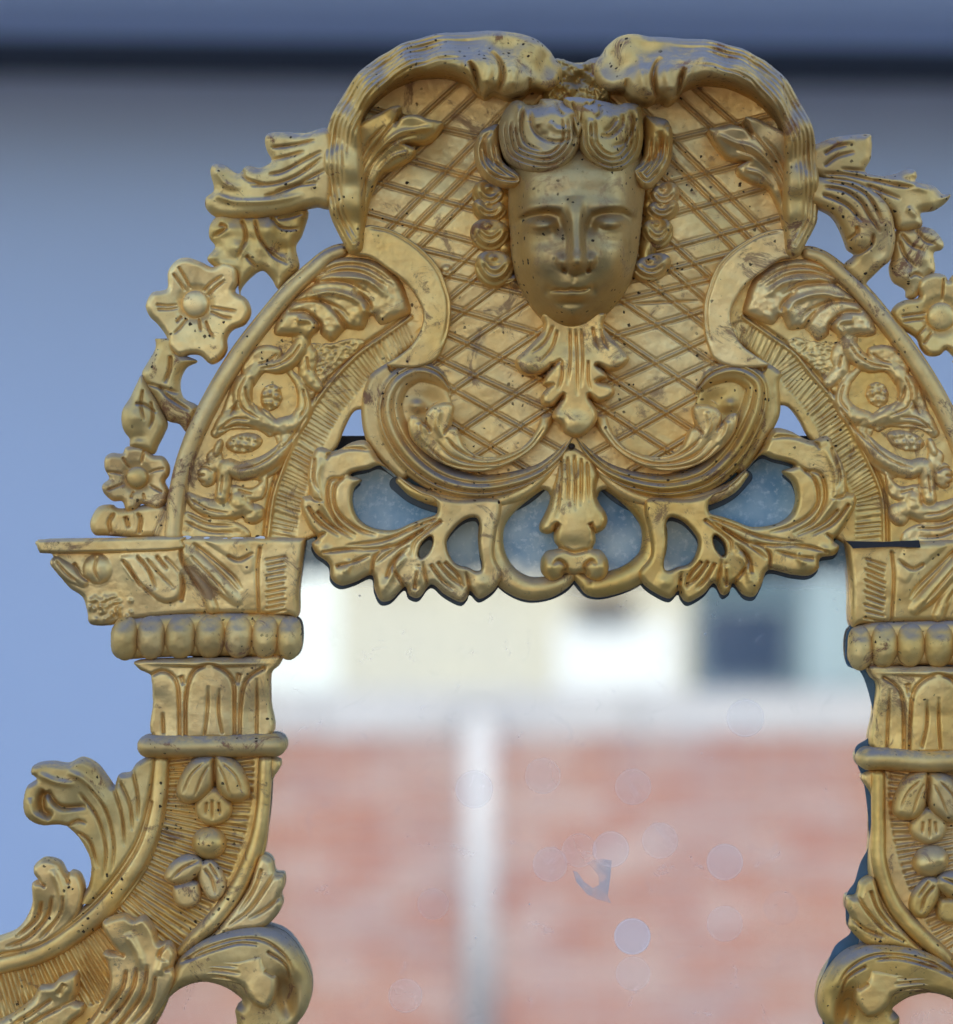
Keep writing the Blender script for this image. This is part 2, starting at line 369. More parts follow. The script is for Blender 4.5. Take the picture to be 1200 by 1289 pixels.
    r.body(A(470,800, 560,760, 600,690, 640,640, 620,720, 560,820, 520,900, 470,960, 400,985, 380,960, 450,930, 500,880), 6, 7, z-1, k=3)
    r.body(A(300,700, 340,640, 330,560, 300,580, 260,680, 240,750), 6, 7, z, k=6)
    r.body(A(190,880, 230,850, 260,880, 250,950, 210,930), 6, 6, z, k=6)
    r.body(A(300,1000, 380,1010, 440,960, 430,1050, 360,1070, 290,1050), 6, 6, z, k=6)
    for x, y in [(430,600),(455,595),(480,610),(425,635),(450,630),(478,642),(500,650),(430,668),(455,668),(480,680),(450,700),(300,815),(330,805),(362,808),(392,815),(290,838),(322,835),(355,840),(385,845),(310,862),(345,868),(378,872)]:
        r.bump(*A(x, y)[0], 3.1, 3.1, 3.4)
    r.lines(1.6, -3.5, A(150,935, 190,930, 220,950), A(140,965, 190,960), A(140,990, 190,990), A(110,1090, 200,1135, 320,1140), A(110,1120, 200,1160, 310,1165), A(105,1150, 200,1190, 300,1195),
            A(380,570, 390,640, 420,700, 470,740), A(350,600, 360,650, 400,710), A(250,780, 320,760, 400,770))
    r.lines(1.5, -3, A(575,430, 540,480, 480,515, 410,530), A(352,560, 325,630, 340,690, 410,735), A(585,610, 598,680, 565,740), A(240,785, 300,735, 370,735), A(505,830, 460,885, 390,925, 320,940), A(260,960, 250,1040),
            A(130,1060, 200,1100, 280,1115), A(480,470, 440,500, 400,510), A(320,660, 290,720), A(600,720, 540,810, 470,880), A(320,1020, 380,1040), A(600,480, 610,540), ta=.1, tb=.2)
    r.add(lambda X, Y: .5*vn(X+.5*Y, Y-.4*X, 6, 12))
    r.build('arch_foliage', arch, back=-2)
    # stippled ground between the sprays
    r = Relief((240, 380, 450, 660), 1.1, T)
    r.body(A(700,420, 800,400, 840,430, 690,560, 600,680, 560,640, 590,560, 560,520, 600,430), 4, 5, 0)
    r.add(lambda X, Y: 1.3*vn(X+.6*Y, Y-.5*X, 4.2, 8))
    r.build('stippled_ground', arch, back=-2)

# --- lattice ground of the crest
r = Relief((425, 50, 1030, 620), 1.15)
zc = [(722,300,12),(600,300,10),(850,300,10),(722,140,-4),(560,130,-10),(890,140,-10),(470,240,2),(985,240,2),(560,480,6),(880,480,6),(722,560,8),(640,100,-12),(810,100,-12)]
r.body([(432,300),(432,170),(470,100),(540,62),(620,55),(700,75),(750,75),(830,60),(920,75),(980,110),(1012,170),(1014,300),(985,325),(940,345),(915,385),(915,420),(935,460),
        (965,500),(960,560),(900,605),(800,612),(722,600),(640,612),(545,602),(490,560),(480,500),(520,450),(545,420),(545,380),(520,345),(480,320)], 4, 6, zc)
def dbl(x0, y0, x1, y1):
    ang = math.atan2(y1-y0, x1-x0); nx, ny = -math.sin(ang)*3.3, math.cos(ang)*3.3
    j = random.uniform(-.8, .8); w = random.uniform(.95, 1.4)
    mid = ((x0+x1)/2+random.uniform(-2, 2), (y0+y1)/2+random.uniform(-2, 2))
    for s_ in (-1, 1): r.line([(x0+nx*s_, y0+ny*s_), (mid[0]+nx*s_*(1+j*.15), mid[1]+ny*s_), (x1+nx*s_, y1+ny*s_)], w, -1.6*random.uniform(.7, 1.3), .04, .04)
    r.line([(x0, y0), mid, (x1, y1)], 1.7, 2.6, .04, .04)
random.seed(4)
for sg in (1, -1):
    def q(x, y): return (x, y) if sg == 1 else (1455-x, y+3)
    for y, a in ((120,.9),(155,.93),(216,1.02),(248,1.0),(280,1.0),(348,.92),(380,.85),(413,.75),(452,.68),(500,.68),(556,.66),(598,.64)):
        dbl(*q(452, y+108*a), *q(718, y-158*a))
    for y, a in ((150,.24),(202,.28),(241,.28),(283,.27),(312,.26),(338,.24),(372,.30),(402,.46),(436,.46),(462,.56),(505,.60),(548,.6)):
        dbl(*q(452, y-68*a), *q(718, y+198*a))
r.bump(562, 341, 7, 7, 4, 0, 5)
r.lines(1.2, -4, [(795,383),(830,381),(880,379)], [(452,95),(455,96)])
r.build('lattice_ground', ROOT, rough=.45, mat=gold('lattice_giltwood', .5, .7, .88, .03, 0, .25))

for T in SIDES:
    # --- hood scroll over the lattice
    r = Relief((402, 30, 712, 322), 1.0, T)
    outer = B1(1095,150, 1040,110, 960,80, 880,68, 790,63, 700,65, 560,75, 480,95, 400,120, 330,155, 270,190, 170,280, 90,400, 40,510, 20,640, 25,790, 40,870, 60,950, 120,1070, 150,1112, 205,1100)
    inner = B1(218,1000, 222,900, 222,800, 215,700, 205,600, 200,520, 222,450, 255,405, 290,370, 340,330, 400,300, 450,282, 500,272, 600,270, 680,290, 722,312, 745,345, 790,374, 825,355, 850,360, 900,378, 970,362, 1010,335, 1080,345, 1140,312, 1155,240, 1115,180)
    zh = [(*B1(1100,200)[0],26),(*B1(1000,200)[0],40),(*B1(900,300)[0],58),(*B1(900,120)[0],34),(*B1(750,280)[0],58),(*B1(700,80)[0],26),(*B1(600,240)[0],56),(*B1(500,120)[0],26),(*B1(430,270)[0],52),
          (*B1(300,180)[0],22),(*B1(260,380)[0],46),(*B1(120,360)[0],18),(*B1(190,520)[0],38),(*B1(50,560)[0],12),(*B1(150,700)[0],30),(*B1(30,800)[0],10),(*B1(180,850)[0],24),(*B1(90,1000)[0],12),(*B1(190,1050)[0],18)]
    zh = [(a, b, c*1.55-7) for a, b, c in zh]
    r.body(outer+inner, 15, 10, zh, 1.8)
    # striations follow the outer edge
    oc = curve(r.t(outer)); rr, L, sg, tot = near_line(r.X, r.Y, oc)
    cx, cy = r.t([(565,100)])[0]
    tail = np.clip((1.02-L/tot)/.15, 0, 1)*np.clip((L/tot-.16)/.16, 0, 1)
    lim = 46-22*np.clip((L/tot-.62)/.2, 0, 1)
    r.h += np.where(r.h > -400, -1.7*tail*np.clip((rr-2)/3, 0, 1)*np.clip((lim-rr)/7, 0, 1)*(1+.9*np.cos(2*math.pi*(rr+.7*np.sin(L/23))/6.4)), 0)
    r.lines(3.2, -16, B1(715,230, 735,270, 750,320, 765,360), B1(820,175, 855,220, 872,280, 862,340, 835,372), ta=.35, tb=0)
    r.lines(2.6, -10, B1(1000,300, 995,345, 990,372), ta=.3, tb=0)
    r.lines(5, 5, B1(690,200, 700,260, 740,330), B1(780,200, 810,260, 800,340), B1(930,180, 930,260, 920,350), ta=.4, tb=.1)
    hood = r.build('hood_scroll', ROOT, back=-24, mat=GOLDW)
    # --- leaf curling off the hood scroll
    r = Relief((430, 128, 562, 320), 1.0, T)
    zl = [(440,200,34),(443,260,28),(450,300,20),(475,150,44),(504,136,50),(500,170,46),(540,150,46),(555,158,42),(530,180,34),(480,215,30),(515,195,34),(465,250,24)]
    r.body(B1(155,1090, 150,900, 140,760, 150,620, 180,530, 240,485, 300,455, 350,432, 392,428, 395,450, 375,500, 400,480, 440,468, 480,470, 520,488, 560,495, 594,505, 575,540, 550,570, 505,595, 440,598, 398,602, 430,610, 462,630,
              452,660, 400,695, 340,725, 300,742, 272,790, 245,860, 230,940, 218,1020, 208,1095, 180,1105), 7, 6, zl, 1.8)
    r.lines(1.9, -3.5, B1(390,470, 300,580, 220,690, 185,820, 180,980), B1(470,560, 360,600, 270,680, 220,780, 200,940), B1(320,520, 240,600, 190,700, 168,820), ta=.15, tb=.1)
    r.lines(3, 4, B1(550,530, 470,540, 380,560, 290,640, 230,740), B1(430,640, 350,670, 280,740), ta=.1, tb=.3)
    r.line(B1(388,455, 372,505, 365,530), 2.2, -6, .0, .5)
    r.build('scroll_leaf', hood, back=-4)
    # --- flat strap curving down from the hood to the volute
    r = Relief((440, 280, 572, 462), 1.1, T)
    r.body(B4(150,88, 260,103, 350,148, 430,208, 500,290, 540,390, 555,470, 546,580, 522,660, 485,722, 400,760, 300,760, 250,745, 312,700, 370,650, 413,570, 422,500, 392,430, 340,360, 262,300, 172,240, 95,222, 90,150), 7, 5, 16, 3)
    r.line(B4(165,100, 260,118, 345,163, 420,222, 487,300, 526,395, 541,470, 532,575, 508,655), 1.5, -2.2, .05, .1)
    r.build('strap', ROOT, rough=.3)
    # --- volute
    r = Relief((452, 440, 740, 645), 1.05, T)
    r.body(B4(240,742, 300,720, 330,745, 290,790, 250,870, 240,960, 255,1060, 300,1150, 380,1230, 330,1290, 260,1240, 200,1180, 155,1110, 132,1020, 130,920, 145,850, 175,790), 12, 8, 2, 1.9)
    r.line(B4(262,750, 275,775, 300,760), 1.6, -5)
    r.band([(722,548,5),(706,572,9,),(680,594,12),(642,608,15),(600,613,17),(556,603,19),(520,577,21),(497,543,21),(490,512,19),(500,484,17),(524,469,15),(548,474,13),(564,490,8)], 26, 4, 2.0, k=2,
           fn=lambda u, t, L: -6*np.exp(-((u+.42)/.13)**2)-4.5*np.exp(-((u-.25)/.11)**2)*np.clip((.85-t)*8, 0, 1)-4*np.exp(-((u+.78)/.1)**2)+3*np.exp(-((u+.1)/.2)**2))
    r.body([(505,500),(520,478),(545,475),(562,490),(570,515),(566,545),(545,560),(515,552),(502,530)], 3, 6, 13, k=1)
    r.bump(541, 512, 20, 18, -5, 0, 3)
    r.bump(*B4(400,940)[0], 10, 8, 7)
    vol = r.build('volute', ROOT, mat=GOLDW)
    r = Relief((495, 555, 730, 645), 1.05, T)
    r.band([(503,605,5),(522,619,8),(552,628,10),(592,633,10.5),(630,630,10.5),(662,617,10),(690,594,8),(712,566,5)], 13, 3, 2.2)
    r.build('volute_roll', vol, back=-20)
    r = Relief((505, 495, 715, 605), 1.0, T)
    zl = [(520,530,37),(570,512,38),(575,550,37),(600,585,32),(660,590,30),(690,545,24),(705,530,18),(540,565,34),(620,600,30)]
    r.body(B4(350,1040, 355,1000, 372,985, 400,990, 430,1022, 432,985, 455,950, 500,928, 550,925, 570,945, 562,990, 552,1032, 582,1045, 600,1085, 620,1130, 660,1165, 720,1182, 800,1172, 880,1142, 935,1090, 968,1030, 985,985, 1030,975, 1040,1010, 1000,1080, 930,1150, 850,1205, 750,1245, 640,1250, 520,1215, 430,1160, 370,1100), 7, 6, zl, 1.8)
    r.lines(1.7, -3.6, B4(480,1100, 560,1180, 680,1215, 800,1205, 920,1140, 1000,1040), B4(440,1130, 540,1210, 660,1235, 780,1228), B4(530,1090, 590,1150, 680,1190, 780,1190), ta=.2, tb=.2)
    r.lines(3, 3.5, B4(500,960, 490,1030, 510,1090), B4(400,1020, 410,1080, 450,1130), ta=.1, tb=.4)
    r.line(B4(430,1022, 450,1050, 455,1070), 2, -5, 0, .5).line(B4(552,1032, 530,1060, 520,1080), 1.6, -5, 0, .5)
    r.build('volute_leaf', vol, back=0)
    # --- pierced corner leaf below the volute
    r = Relief((376, 530, 640, 765), 1.05, T)
    zo = [(400,600,10),(430,700,8),(480,740,4),(560,700,8),(590,750,4),(440,570,10),(520,640,8),(600,640,6)]
    out_ = (G6(310,255, 250,262, 200,290, 165,300, 125,283, 95,290, 70,340, 58,420, 66,488, 36,500, 30,550, 62,630, 100,675, 75,700, 95,745, 150,790, 158,850, 200,882, 262,868, 335,838, 348,900, 375,950, 422,943, 478,888,
              497,925, 540,935, 578,888, 604,880, 650,920, 720,955, 752,930, 762,905, 800,940, 850,915, 882,880, 905,830, 870,750, 880,640, 900,560, 880,500, 700,505, 560,470, 450,405, 375,345, 345,300))
    holes = (G6(262,390, 320,378, 370,362, 430,395, 480,440, 545,485, 600,505, 620,540, 612,575, 560,592, 500,615, 440,640, 370,640, 310,620, 268,580, 250,520, 258,462, 290,425, 240,405),
      G6(735,600, 785,588, 803,625, 800,700, 812,800, 790,822, 750,805, 700,790, 668,745, 660,690, 690,640),
      G6(588,668, 600,690, 585,735, 552,765, 536,748, 550,700))
    r.body(out_, 15, 8, zo, 2)
    for hp, a_, b_ in zip(holes, (6, 5, 3), (8, 7, 5)): r.hole(hp, a_, b_)
    q = Relief((376, 530, 640, 772), 1.6, shifted(T, -1, 5)); q.body(out_, .1, 1, -25.6)  # offset dark copy of the leaf: its shade painted on the glass
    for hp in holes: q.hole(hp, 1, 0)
    q.build('painted_carving_shade', ROOT, back=-28, mat=shade_m, rough=0)
    r.lines(2.0, -5, G6(620,590, 500,640, 380,690, 220,710), G6(600,610, 480,690, 400,720, 260,730), G6(640,600, 560,660, 520,700, 510,760), G6(560,640, 440,720, 350,790), G6(100,560, 160,620, 260,680), G6(60,540, 110,610, 200,670), G6(120,740, 200,730, 300,720), G6(180,800, 260,780, 330,750), G6(400,850, 430,780, 500,710), G6(520,900, 530,840, 540,790), G6(650,780, 710,840, 730,900), G6(90,330, 85,420, 110,480), G6(140,320, 190,300, 260,290, 330,300), G6(620,780, 680,850, 740,890), G6(590,790, 640,860, 690,900), ta=.05, tb=.4)
    r.lines(2.0, -5, G6(335,838, 350,760, 420,700), G6(478,888, 430,800, 470,720), G6(578,888, 560,800, 560,775), G6(762,905, 750,850, 740,820), G6(66,488, 90,510, 130,520), G6(165,300, 140,340), G6(100,675, 140,650), ta=0, tb=.5)
    r.lines(2.2, -4.5, G6(230,400, 180,450, 175,530, 210,590, 280,640, 360,665), G6(215,420, 155,430, 150,520, 190,610, 270,670), ta=.1, tb=.2)
    r.lines(4, 4, G6(120,330, 100,420, 120,520, 180,620), G6(480,750, 430,820, 400,890), G6(250,770, 220,830), G6(540,800, 530,880), ta=.2, tb=.3)
    r.bump(*G6(215,830)[0], 9, 8, 4).bump(*G6(390,890)[0], 7, 10, 4).bump(*G6(815,870)[0], 8, 8, 3).bump(*G6(140,730)[0], 6, 5, 3)
    r.build('pierced_leaf', ROOT, back=-20)
    # --- loop
    H7 = cv(600, 540, 4.615)
    r = Relief((600, 580, 730, 762), 1.05, T)
    r.band([(*H7(560,170)[0],4),(*H7(480,220)[0],10),(*H7(380,285)[0],13),(*H7(270,345)[0],16),(*H7(165,430)[0],17),(*H7(100,530)[0],16),(*H7(82,640)[0],16),(*H7(105,760)[0],16),(*H7(180,865)[0],15.5),(*H7(290,925)[0],15),(*H7(400,925)[0],14),(*H7(500,890)[0],10),(*H7(560,835)[0],7),(*H7(572,780)[0],6)],
           15, -2, 2.2)
    r.build('loop_scroll', ROOT, back=-20)
    q = Relief((600, 580, 730, 768), 1.4, shifted(T, -1, 5))  # dark plate painting the loop's shade on the glass
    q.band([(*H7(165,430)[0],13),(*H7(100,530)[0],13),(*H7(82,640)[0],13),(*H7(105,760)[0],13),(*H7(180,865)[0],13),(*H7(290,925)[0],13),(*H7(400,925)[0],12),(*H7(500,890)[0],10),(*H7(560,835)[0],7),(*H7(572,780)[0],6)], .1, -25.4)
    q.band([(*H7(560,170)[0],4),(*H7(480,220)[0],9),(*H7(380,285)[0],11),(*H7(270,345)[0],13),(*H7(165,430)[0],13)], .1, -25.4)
    q.build('painted_carving_shade', ROOT, back=-28, mat=shade_m, rough=0)
    q = Relief((500, 560, 720, 655), 1.4, shifted(T, -1, 9))  # dark plate painting the volute roll's shade on the glass
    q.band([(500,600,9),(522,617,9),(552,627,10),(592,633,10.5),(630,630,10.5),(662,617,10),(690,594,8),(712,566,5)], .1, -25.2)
    q.build('painted_carving_shade', ROOT, back=-28, mat=shade_m, rough=0)

# --- shell leaf between the loops
H7 = cv(600, 540, 4.615)
r = Relief((655, 555, 792, 735), 1.05)
r.body(H7(480,120, 470,200, 462,280, 440,350, 425,430, 395,500, 368,555, 372,595, 405,610, 440,602, 462,572, 452,610, 455,655, 480,690, 460,700, 410,712, 378,760, 378,830, 410,870, 445,882, 490,865, 520,840, 570,850, 620,840, 650,865, 700,885, 750,862, 770,810, 762,755, 725,705, 680,694, 695,650, 692,610, 705,606, 745,580, 764,530, 750,480, 715,430, 698,380, 700,320, 715,260, 690,180, 640,130, 560,90),
       15, 9, [(722,560,0),(722,620,8),(722,660,10),(722,700,6)], 2)
for sx in (1, -1):
    web = [(702,566),(684,584),(662,608),(668,619),(680,616),(690,618),(697,628),(704,604)]
    r.body([(x, y) if sx == 1 else (1447-x, y) for x, y in web], 10, 6, 2, k=2)
r.lines(1.8, -3.6, H7(490,180, 490,300, 480,430, 465,520), H7(530,160, 535,300, 530,450), H7(570,150, 575,300, 575,480), H7(610,170, 610,300, 605,450), H7(645,190, 650,300, 655,430), ta=.1, tb=.35)
r.lines(2.4, -6, H7(462,572, 480,545), H7(660,545, 690,606), H7(480,692, 520,705, 570,720, 640,705, 690,692), H7(500,850, 520,800, 480,765, 440,790), H7(655,855, 630,800, 670,765, 700,790), ta=.05, tb=.3)
r.bump(*H7(432,800)[0], 11, 12, 7).bump(*H7(705,800)[0], 11, 12, 7)
r.build('shell_leaf', ROOT, back=-20)
r = Relief((712, 554, 730, 570), .8); r.blob(720, 562, 4.2, 4.2, 5, z=16); r.build('nail_head', ROOT, back=5, mat=plain('rusty_iron', (.05, .032, .024), .6, .3, 300, metal=.5))

# --- pendant leaf under the chin
K = cv(620, 380, 5.714)
r = Relief((640, 395, 800, 560), 1.0)
r.body(K(380,60, 370,170, 340,235, 240,340, 172,400, 165,450, 215,515, 320,525, 395,492, 432,462, 380,530, 362,590, 395,612, 352,670, 358,735, 430,750, 500,690, 445,780, 435,835, 495,885, 520,940, 600,975, 685,942, 750,860, 755,785, 705,690, 765,722, 845,700, 884,650, 855,592, 770,572, 828,545, 805,495, 765,460, 850,497, 940,470, 990,405, 935,335, 850,245, 800,170, 790,60),
       15, 7, [(722,420,24),(722,470,30),(722,540,28),(655,450,30),(790,450,30),(690,500,29),(760,500,29)], 2)
r.lines(1.7, -3.4, K(560,190, 560,420, 540,600), K(600,190, 610,400, 610,680), K(640,190, 650,400, 640,620), K(470,200, 430,330, 340,440), K(440,170, 370,300, 280,370), K(720,180, 740,270, 770,350), K(780,190, 800,280, 840,350), K(500,420, 500,540, 470,640), K(690,420, 690,560, 710,640), ta=.1, tb=.35)
r.lines(2.2, -5, K(432,462, 500,410), K(395,612, 450,590), K(500,690, 520,650), K(765,460, 730,450), K(770,572, 730,570), K(705,690, 690,650), ta=0, tb=.5)
r.bump(*K(270,450)[0], 11, 9, 4).bump(*K(600,870)[0], 13, 12, 4).bump(*K(480,830)[0], 6, 6, 3).bump(*K(900,430)[0], 9, 8, 3)
r.build('pendant_leaf', ROOT, back=0)

# ------------------------------------------------------------------ the mask
F3 = cv(570, 100, 4.0)
r = Relief((630, 150, 830, 422), .9)
face = [(650,175),(642,210),(640,250),(642,285),(645,325),(653,354),(668,381),(686,401),(706,413),(722,416),(739,412),(760,397),(780,378),(795,355),(803,330),(808,300),(812,262),(815,225),(808,180),(780,160),(730,152),(680,158)]
P = curve(face, True); sd = sd_poly(r.X, r.Y, P); ins = sd > 0
cxf = 726+ (r.Y-290)*-.02
e = np.abs((r.X-cxf)/np.where(r.X < cxf, 86, 88))
u_ = np.clip(sd/62, 0, 1); pr = (1-(1-u_)**2.1)**(1/2.1); pr = blurred(pr, ins, 7)
vert = np.interp(r.Y, [150, 215, 270, 340, 385, 416], [70, 84, 88, 84, 76, 60])
r.put((slice(None), slice(None)), sd, 6+vert*pr, 0)
def g(x, y, rx, ry, H, a=0, q=2): r.bump(x, y, rx, ry, H, a, q)
# brow, sockets, lids
g(678, 262, 30, 10, 4.0, -4); g(772, 262, 30, 10, 4.0, 4); g(725, 255, 14, 16, 3)
def socket(cx, w, bro, dep):
    yb = np.interp(r.X, [p[0] for p in bro], [p[1] for p in bro]); v = r.Y-yb
    f = 1/(1+np.exp(-np.clip(v/1.3, -30, 30)))*np.exp(-(np.maximum(v, 0)/20)**2)*np.exp(-np.abs((r.X-cx)/w)**4)
    r.h[:] = np.where(r.h > -400, r.h-dep*f, r.h)
socket(683, 27, [(650,274),(665,268),(690,265),(706,268),(712,280)], 19)
socket(769, 27, [(738,281),(744,270),(760,266),(785,264),(802,271)], 19)
r.lines(1.1, -1.5, [(653,273),(667,268),(685,266),(700,269),(706,276)], [(743,277),(749,269),(765,264),(782,263),(795,266)], ta=.1, tb=.1)
g(705, 286, 7, 11, -8); g(743, 285, 7, 11, -8)
g(680, 283, 17, 9, 15, 2, 2.8); g(769, 280, 17, 9, 15, -2, 2.8)
r.lines(1.5, -1.8, [(664,284),(672,290),(684,291),(697,287)], [(752,286),(762,290),(776,288),(787,281)], ta=.15, tb=.15)
g(679, 306, 20, 8, -2.5); g(772, 304, 20, 8, -2.5)
# nose
h0 = r.h.copy()
P = curve([(723,248),(724,275),(724.5,300),(725,322),(725,334)]); rr, L, sg, tot = near_line(r.X, r.Y, P); t_ = L/tot
wn_ = np.interp(t_, [0, .4, .75, 1], [13, 8.5, 9, 12]); hn = np.interp(t_, [0, .25, .6, .9, 1], [0, 12, 24, 37, 38])
r.h += np.where(r.h > -400, hn*np.exp(-(rr/wn_)**3.6), 0)
g(725, 332, 9, 9, 9, 0, 2.4)
g(707, 331, 8, 8, 14, 0, 2.4); g(743, 330, 8, 8, 14, 0, 2.4)
nd = r.h-h0; yb = 344.5-np.abs(r.X-725)*.28; r.h = h0+nd/(1+np.exp(np.clip((r.Y-yb)/1.5, -30, 30)))
r.lines(1.8, -3, [(699,324),(698,332),(702,338)], [(751,323),(752,331),(748,337)], ta=.3, tb=.3)
r.lines(2.4, -8, [(708,340),(715,342)], [(737,342),(743,340)], ta=.2, tb=.2)
r.line([(723,347),(721,358)], 2.4, -1.6, .2, .2)
# mouth
g(711, 361, 11, 7, 1.2, 8); g(728, 361, 11, 7, 1.2, -8); g(720, 356, 26, 11, 4)
g(719, 371.5, 17, 5.5, 9, 0, 2.2)
r.line([(692,366),(704,365.5),(713,366.5),(719,365),(728,366),(737,364),(744,362)], 1.6, -8.5, .18, .18)
g(719, 382, 18, 4.5, -5); g(690, 366, 5, 6, -3.5); g(747, 364, 5, 6, -3.5)
g(720, 398, 18, 11, 6)
g(678, 330, 20, 24, 5); g(770, 328, 20, 24, 5)
g(725, 226, 50, 18, 3)
r.soft(.9)
mask = r.build('mask_face', ROOT, back=0, mat=gold('face_giltwood', .3, .45, .65, .14, .03), rough=.35)

def lock(name, pts, z, H, R, lam=6, amp=2.2, to=22, ph=0, extra=(), step=.95, mat=None, box=None, back=0):
    xs = [p[0] for p in pts]; ys = [p[1] for p in pts]
    r = Relief((min(xs), min(ys), max(xs), max(ys)), step)
    r.body(pts, H, R, z, 2)
    sl, sd = r.last; cy = (min(ys)*.7+max(ys)*.3); cx = sum(xs)/len(xs)
    low = np.clip((r.Y[sl]-cy)/12, 0, 1)
    f = np.clip((sd-3)/2, 0, 1)*np.clip((to-sd)/5, 0, 1)*low
    r.h[sl] += np.where(r.h[sl] > -400, -amp*f*(1+np.cos(2*math.pi*(sd-ph)/lam)), 0)
    for w, dep, l in extra: r.line(l, w, dep, .15, .2)
    return r.build(name, mask, back=back, mat=mat or GOLDW)
Ht = gold('hair_giltwood', 1., .9, .72, .08, .22)
# the two great curls over the forehead
lock('hair_curl', F3(300,95, 345,90, 380,112, 430,108, 450,82, 530,88, 590,105, 622,130, 640,200, 645,280, 640,330, 610,390, 560,440, 500,468, 420,468, 340,440, 275,395, 245,330, 232,240, 250,160),
     [(690,210,78),(690,150,70),(645,150,48),(635,190,48),(722,150,72),(720,190,80),(680,128,54),(715,122,56)], 32, 27, 6.8, 3.0, 27, 2,
     [(2.4, -7, F3(395,150, 400,230, 440,290, 520,320, 600,300)), (2.2, -6, F3(360,130, 345,230, 370,320, 450,370)), (3.5, -7, F3(430,230, 440,270, 480,290)), (3, 5, F3(350,120, 330,180, 330,260)), (4, 6, F3(480,220, 530,260, 600,250)),
      (2.5,-6,F3(520,100, 530,150, 560,190)), (3,-5,F3(600,180, 620,240, 615,300))], mat=Ht)
lock('hair_curl', F3(622,120, 660,98, 710,88, 780,98, 840,112, 880,102, 945,112, 962,170, 968,260, 955,350, 920,410, 870,455, 790,472, 710,440, 660,385, 636,330, 630,230),
     [(760,210,76),(760,150,68),(805,150,48),(808,190,48),(730,160,72),(735,190,80),(770,128,54)], 30, 26, 6.8, 3.0, 26, 2,
     [(2.6, -7, F3(860,170, 850,230, 800,280, 740,290)), (2.4, -6, F3(900,150, 910,230, 870,310, 800,340)), (3, -6, F3(760,270, 790,250, 830,190)), (3, 5, F3(930,140, 935,220, 900,310)), (4, 5, F3(700,200, 680,270, 720,320)),
      (2.5,-6,F3(740,120, 745,170, 720,200))], mat=Ht)
# rolls at the temples
lock('hair_curl', F3(560,92, 620,82, 680,90, 720,100, 700,160, 665,220, 640,290, 625,300, 605,230, 575,160), [(727,130,74),(727,170,84)], 16, 12, 5, 1.5, 10, 2,
     [(2, -5, F3(600,110, 625,180, 633,260)), (2, -5, F3(680,110, 655,180, 640,250))], mat=Ht)
lock('hair_curl', F3(235,222, 190,228, 145,252, 115,300, 108,360, 122,430, 160,490, 220,528, 300,545, 350,530, 345,480, 290,440, 250,400, 238,320),
     [(605,190,28),(620,165,34),(630,215,40),(650,228,46)], 24, 18, 6.2, 3, 22, 2, [(3, -7, F3(200,260, 160,300, 165,370, 210,420, 270,450)), (3.5, 5, F3(150,290, 130,350, 150,430, 220,490))])
lock('hair_curl', F3(968,185, 1000,180, 1050,185, 1090,205, 1112,260, 1112,340, 1100,410, 1060,480, 1000,540, 950,540, 905,490, 900,450, 940,420, 965,360),
     [(845,190,28),(832,165,34),(825,215,38),(802,228,46)], 24, 18, 6.2, 3, 22, 2, [(4, -9, F3(1040,260, 1050,320, 1020,390, 960,430)), (3.5, 5, F3(1085,240, 1090,330, 1050,430, 980,490))])
# hanging ringlets
for pts in ([(612,225),(640,228),(650,250),(648,300),(650,345),(660,362),(640,362),(622,345),(612,318),(618,300),(606,275),(612,250)],
            [(812,228),(838,228),(842,255),(836,275),(838,300),(828,318),(826,340),(808,352),(796,350),(802,320),(806,280)]):
    r = Relief((min(p[0] for p in pts), 222, max(p[0] for p in pts), 366), 1.0)
    r.body(pts, 20, 14, 4, 2); r.add(lambda X, Y: 2.5*vn(X, Y, 9, 3)); r.lines(2, -4, [(pts[0][0]+12, 232), (pts[0][0]+14, 290), (pts[0][0]+18, 340)])
    r.build('hair_strand', mask, back=0)
def ringlet(c, rx, ry, tilt, z, dark=False):
    rx *= 1.2; ry *= 1.24; z += 4
    x, y = c; pts = []
    for a in np.linspace(0, 2*math.pi, 15)[:-1]:
        ex = 1 if math.sin(a) > 0 else .72
        px, py = rx*math.cos(a), ry*math.sin(a)*ex; ca, sa = math.cos(tilt), math.sin(tilt)
        pts.append((x+px*ca-py*sa, y+px*sa+py*ca))
    r = Relief((x-rx-6, y-ry-6, x+rx+6, y+ry+6), .9)
    r.body(pts, 22, min(rx, ry)*1.0, [(x, y+ry, z-6), (x, y-ry, z+2)], 2)
    r.bump(x, y-ry*.30, rx*.48, ry*.42, -15 if dark else -11, math.degrees(tilt), 3)
    e = np.hypot((r.X-x)/rx, (r.Y-y+ry*.35)/(ry*1.25))
    r.add(lambda X, Y: -1.8*(1+np.cos(2*math.pi*e*3.4))*np.clip((Y-(y-ry*.1))/5, 0, 1))
    r.bump(x-2, y-ry*.35, 4, 3, 5)
    return r.build('hair_ringlet', mask, back=0, mat=GOLDW)
for c, rx, ry, ti, z in (((617,226+18), 19, 18, .5, 14), ((617,262), 19, 15, .25, 16), ((617,292), 21, 20, .1, 18), ((623,334), 21, 22, .25, 18), ((638,350), 13, 9, .1, 6),
                         ((836,244), 17, 16, -.5, 14), ((834,262), 18, 14, -.25, 14), ((828,290), 17, 19, -.1, 16), ((820,334), 22, 16, -.35, 16)):
    ringlet(c, rx, ry, ti, z, c == (828,290))
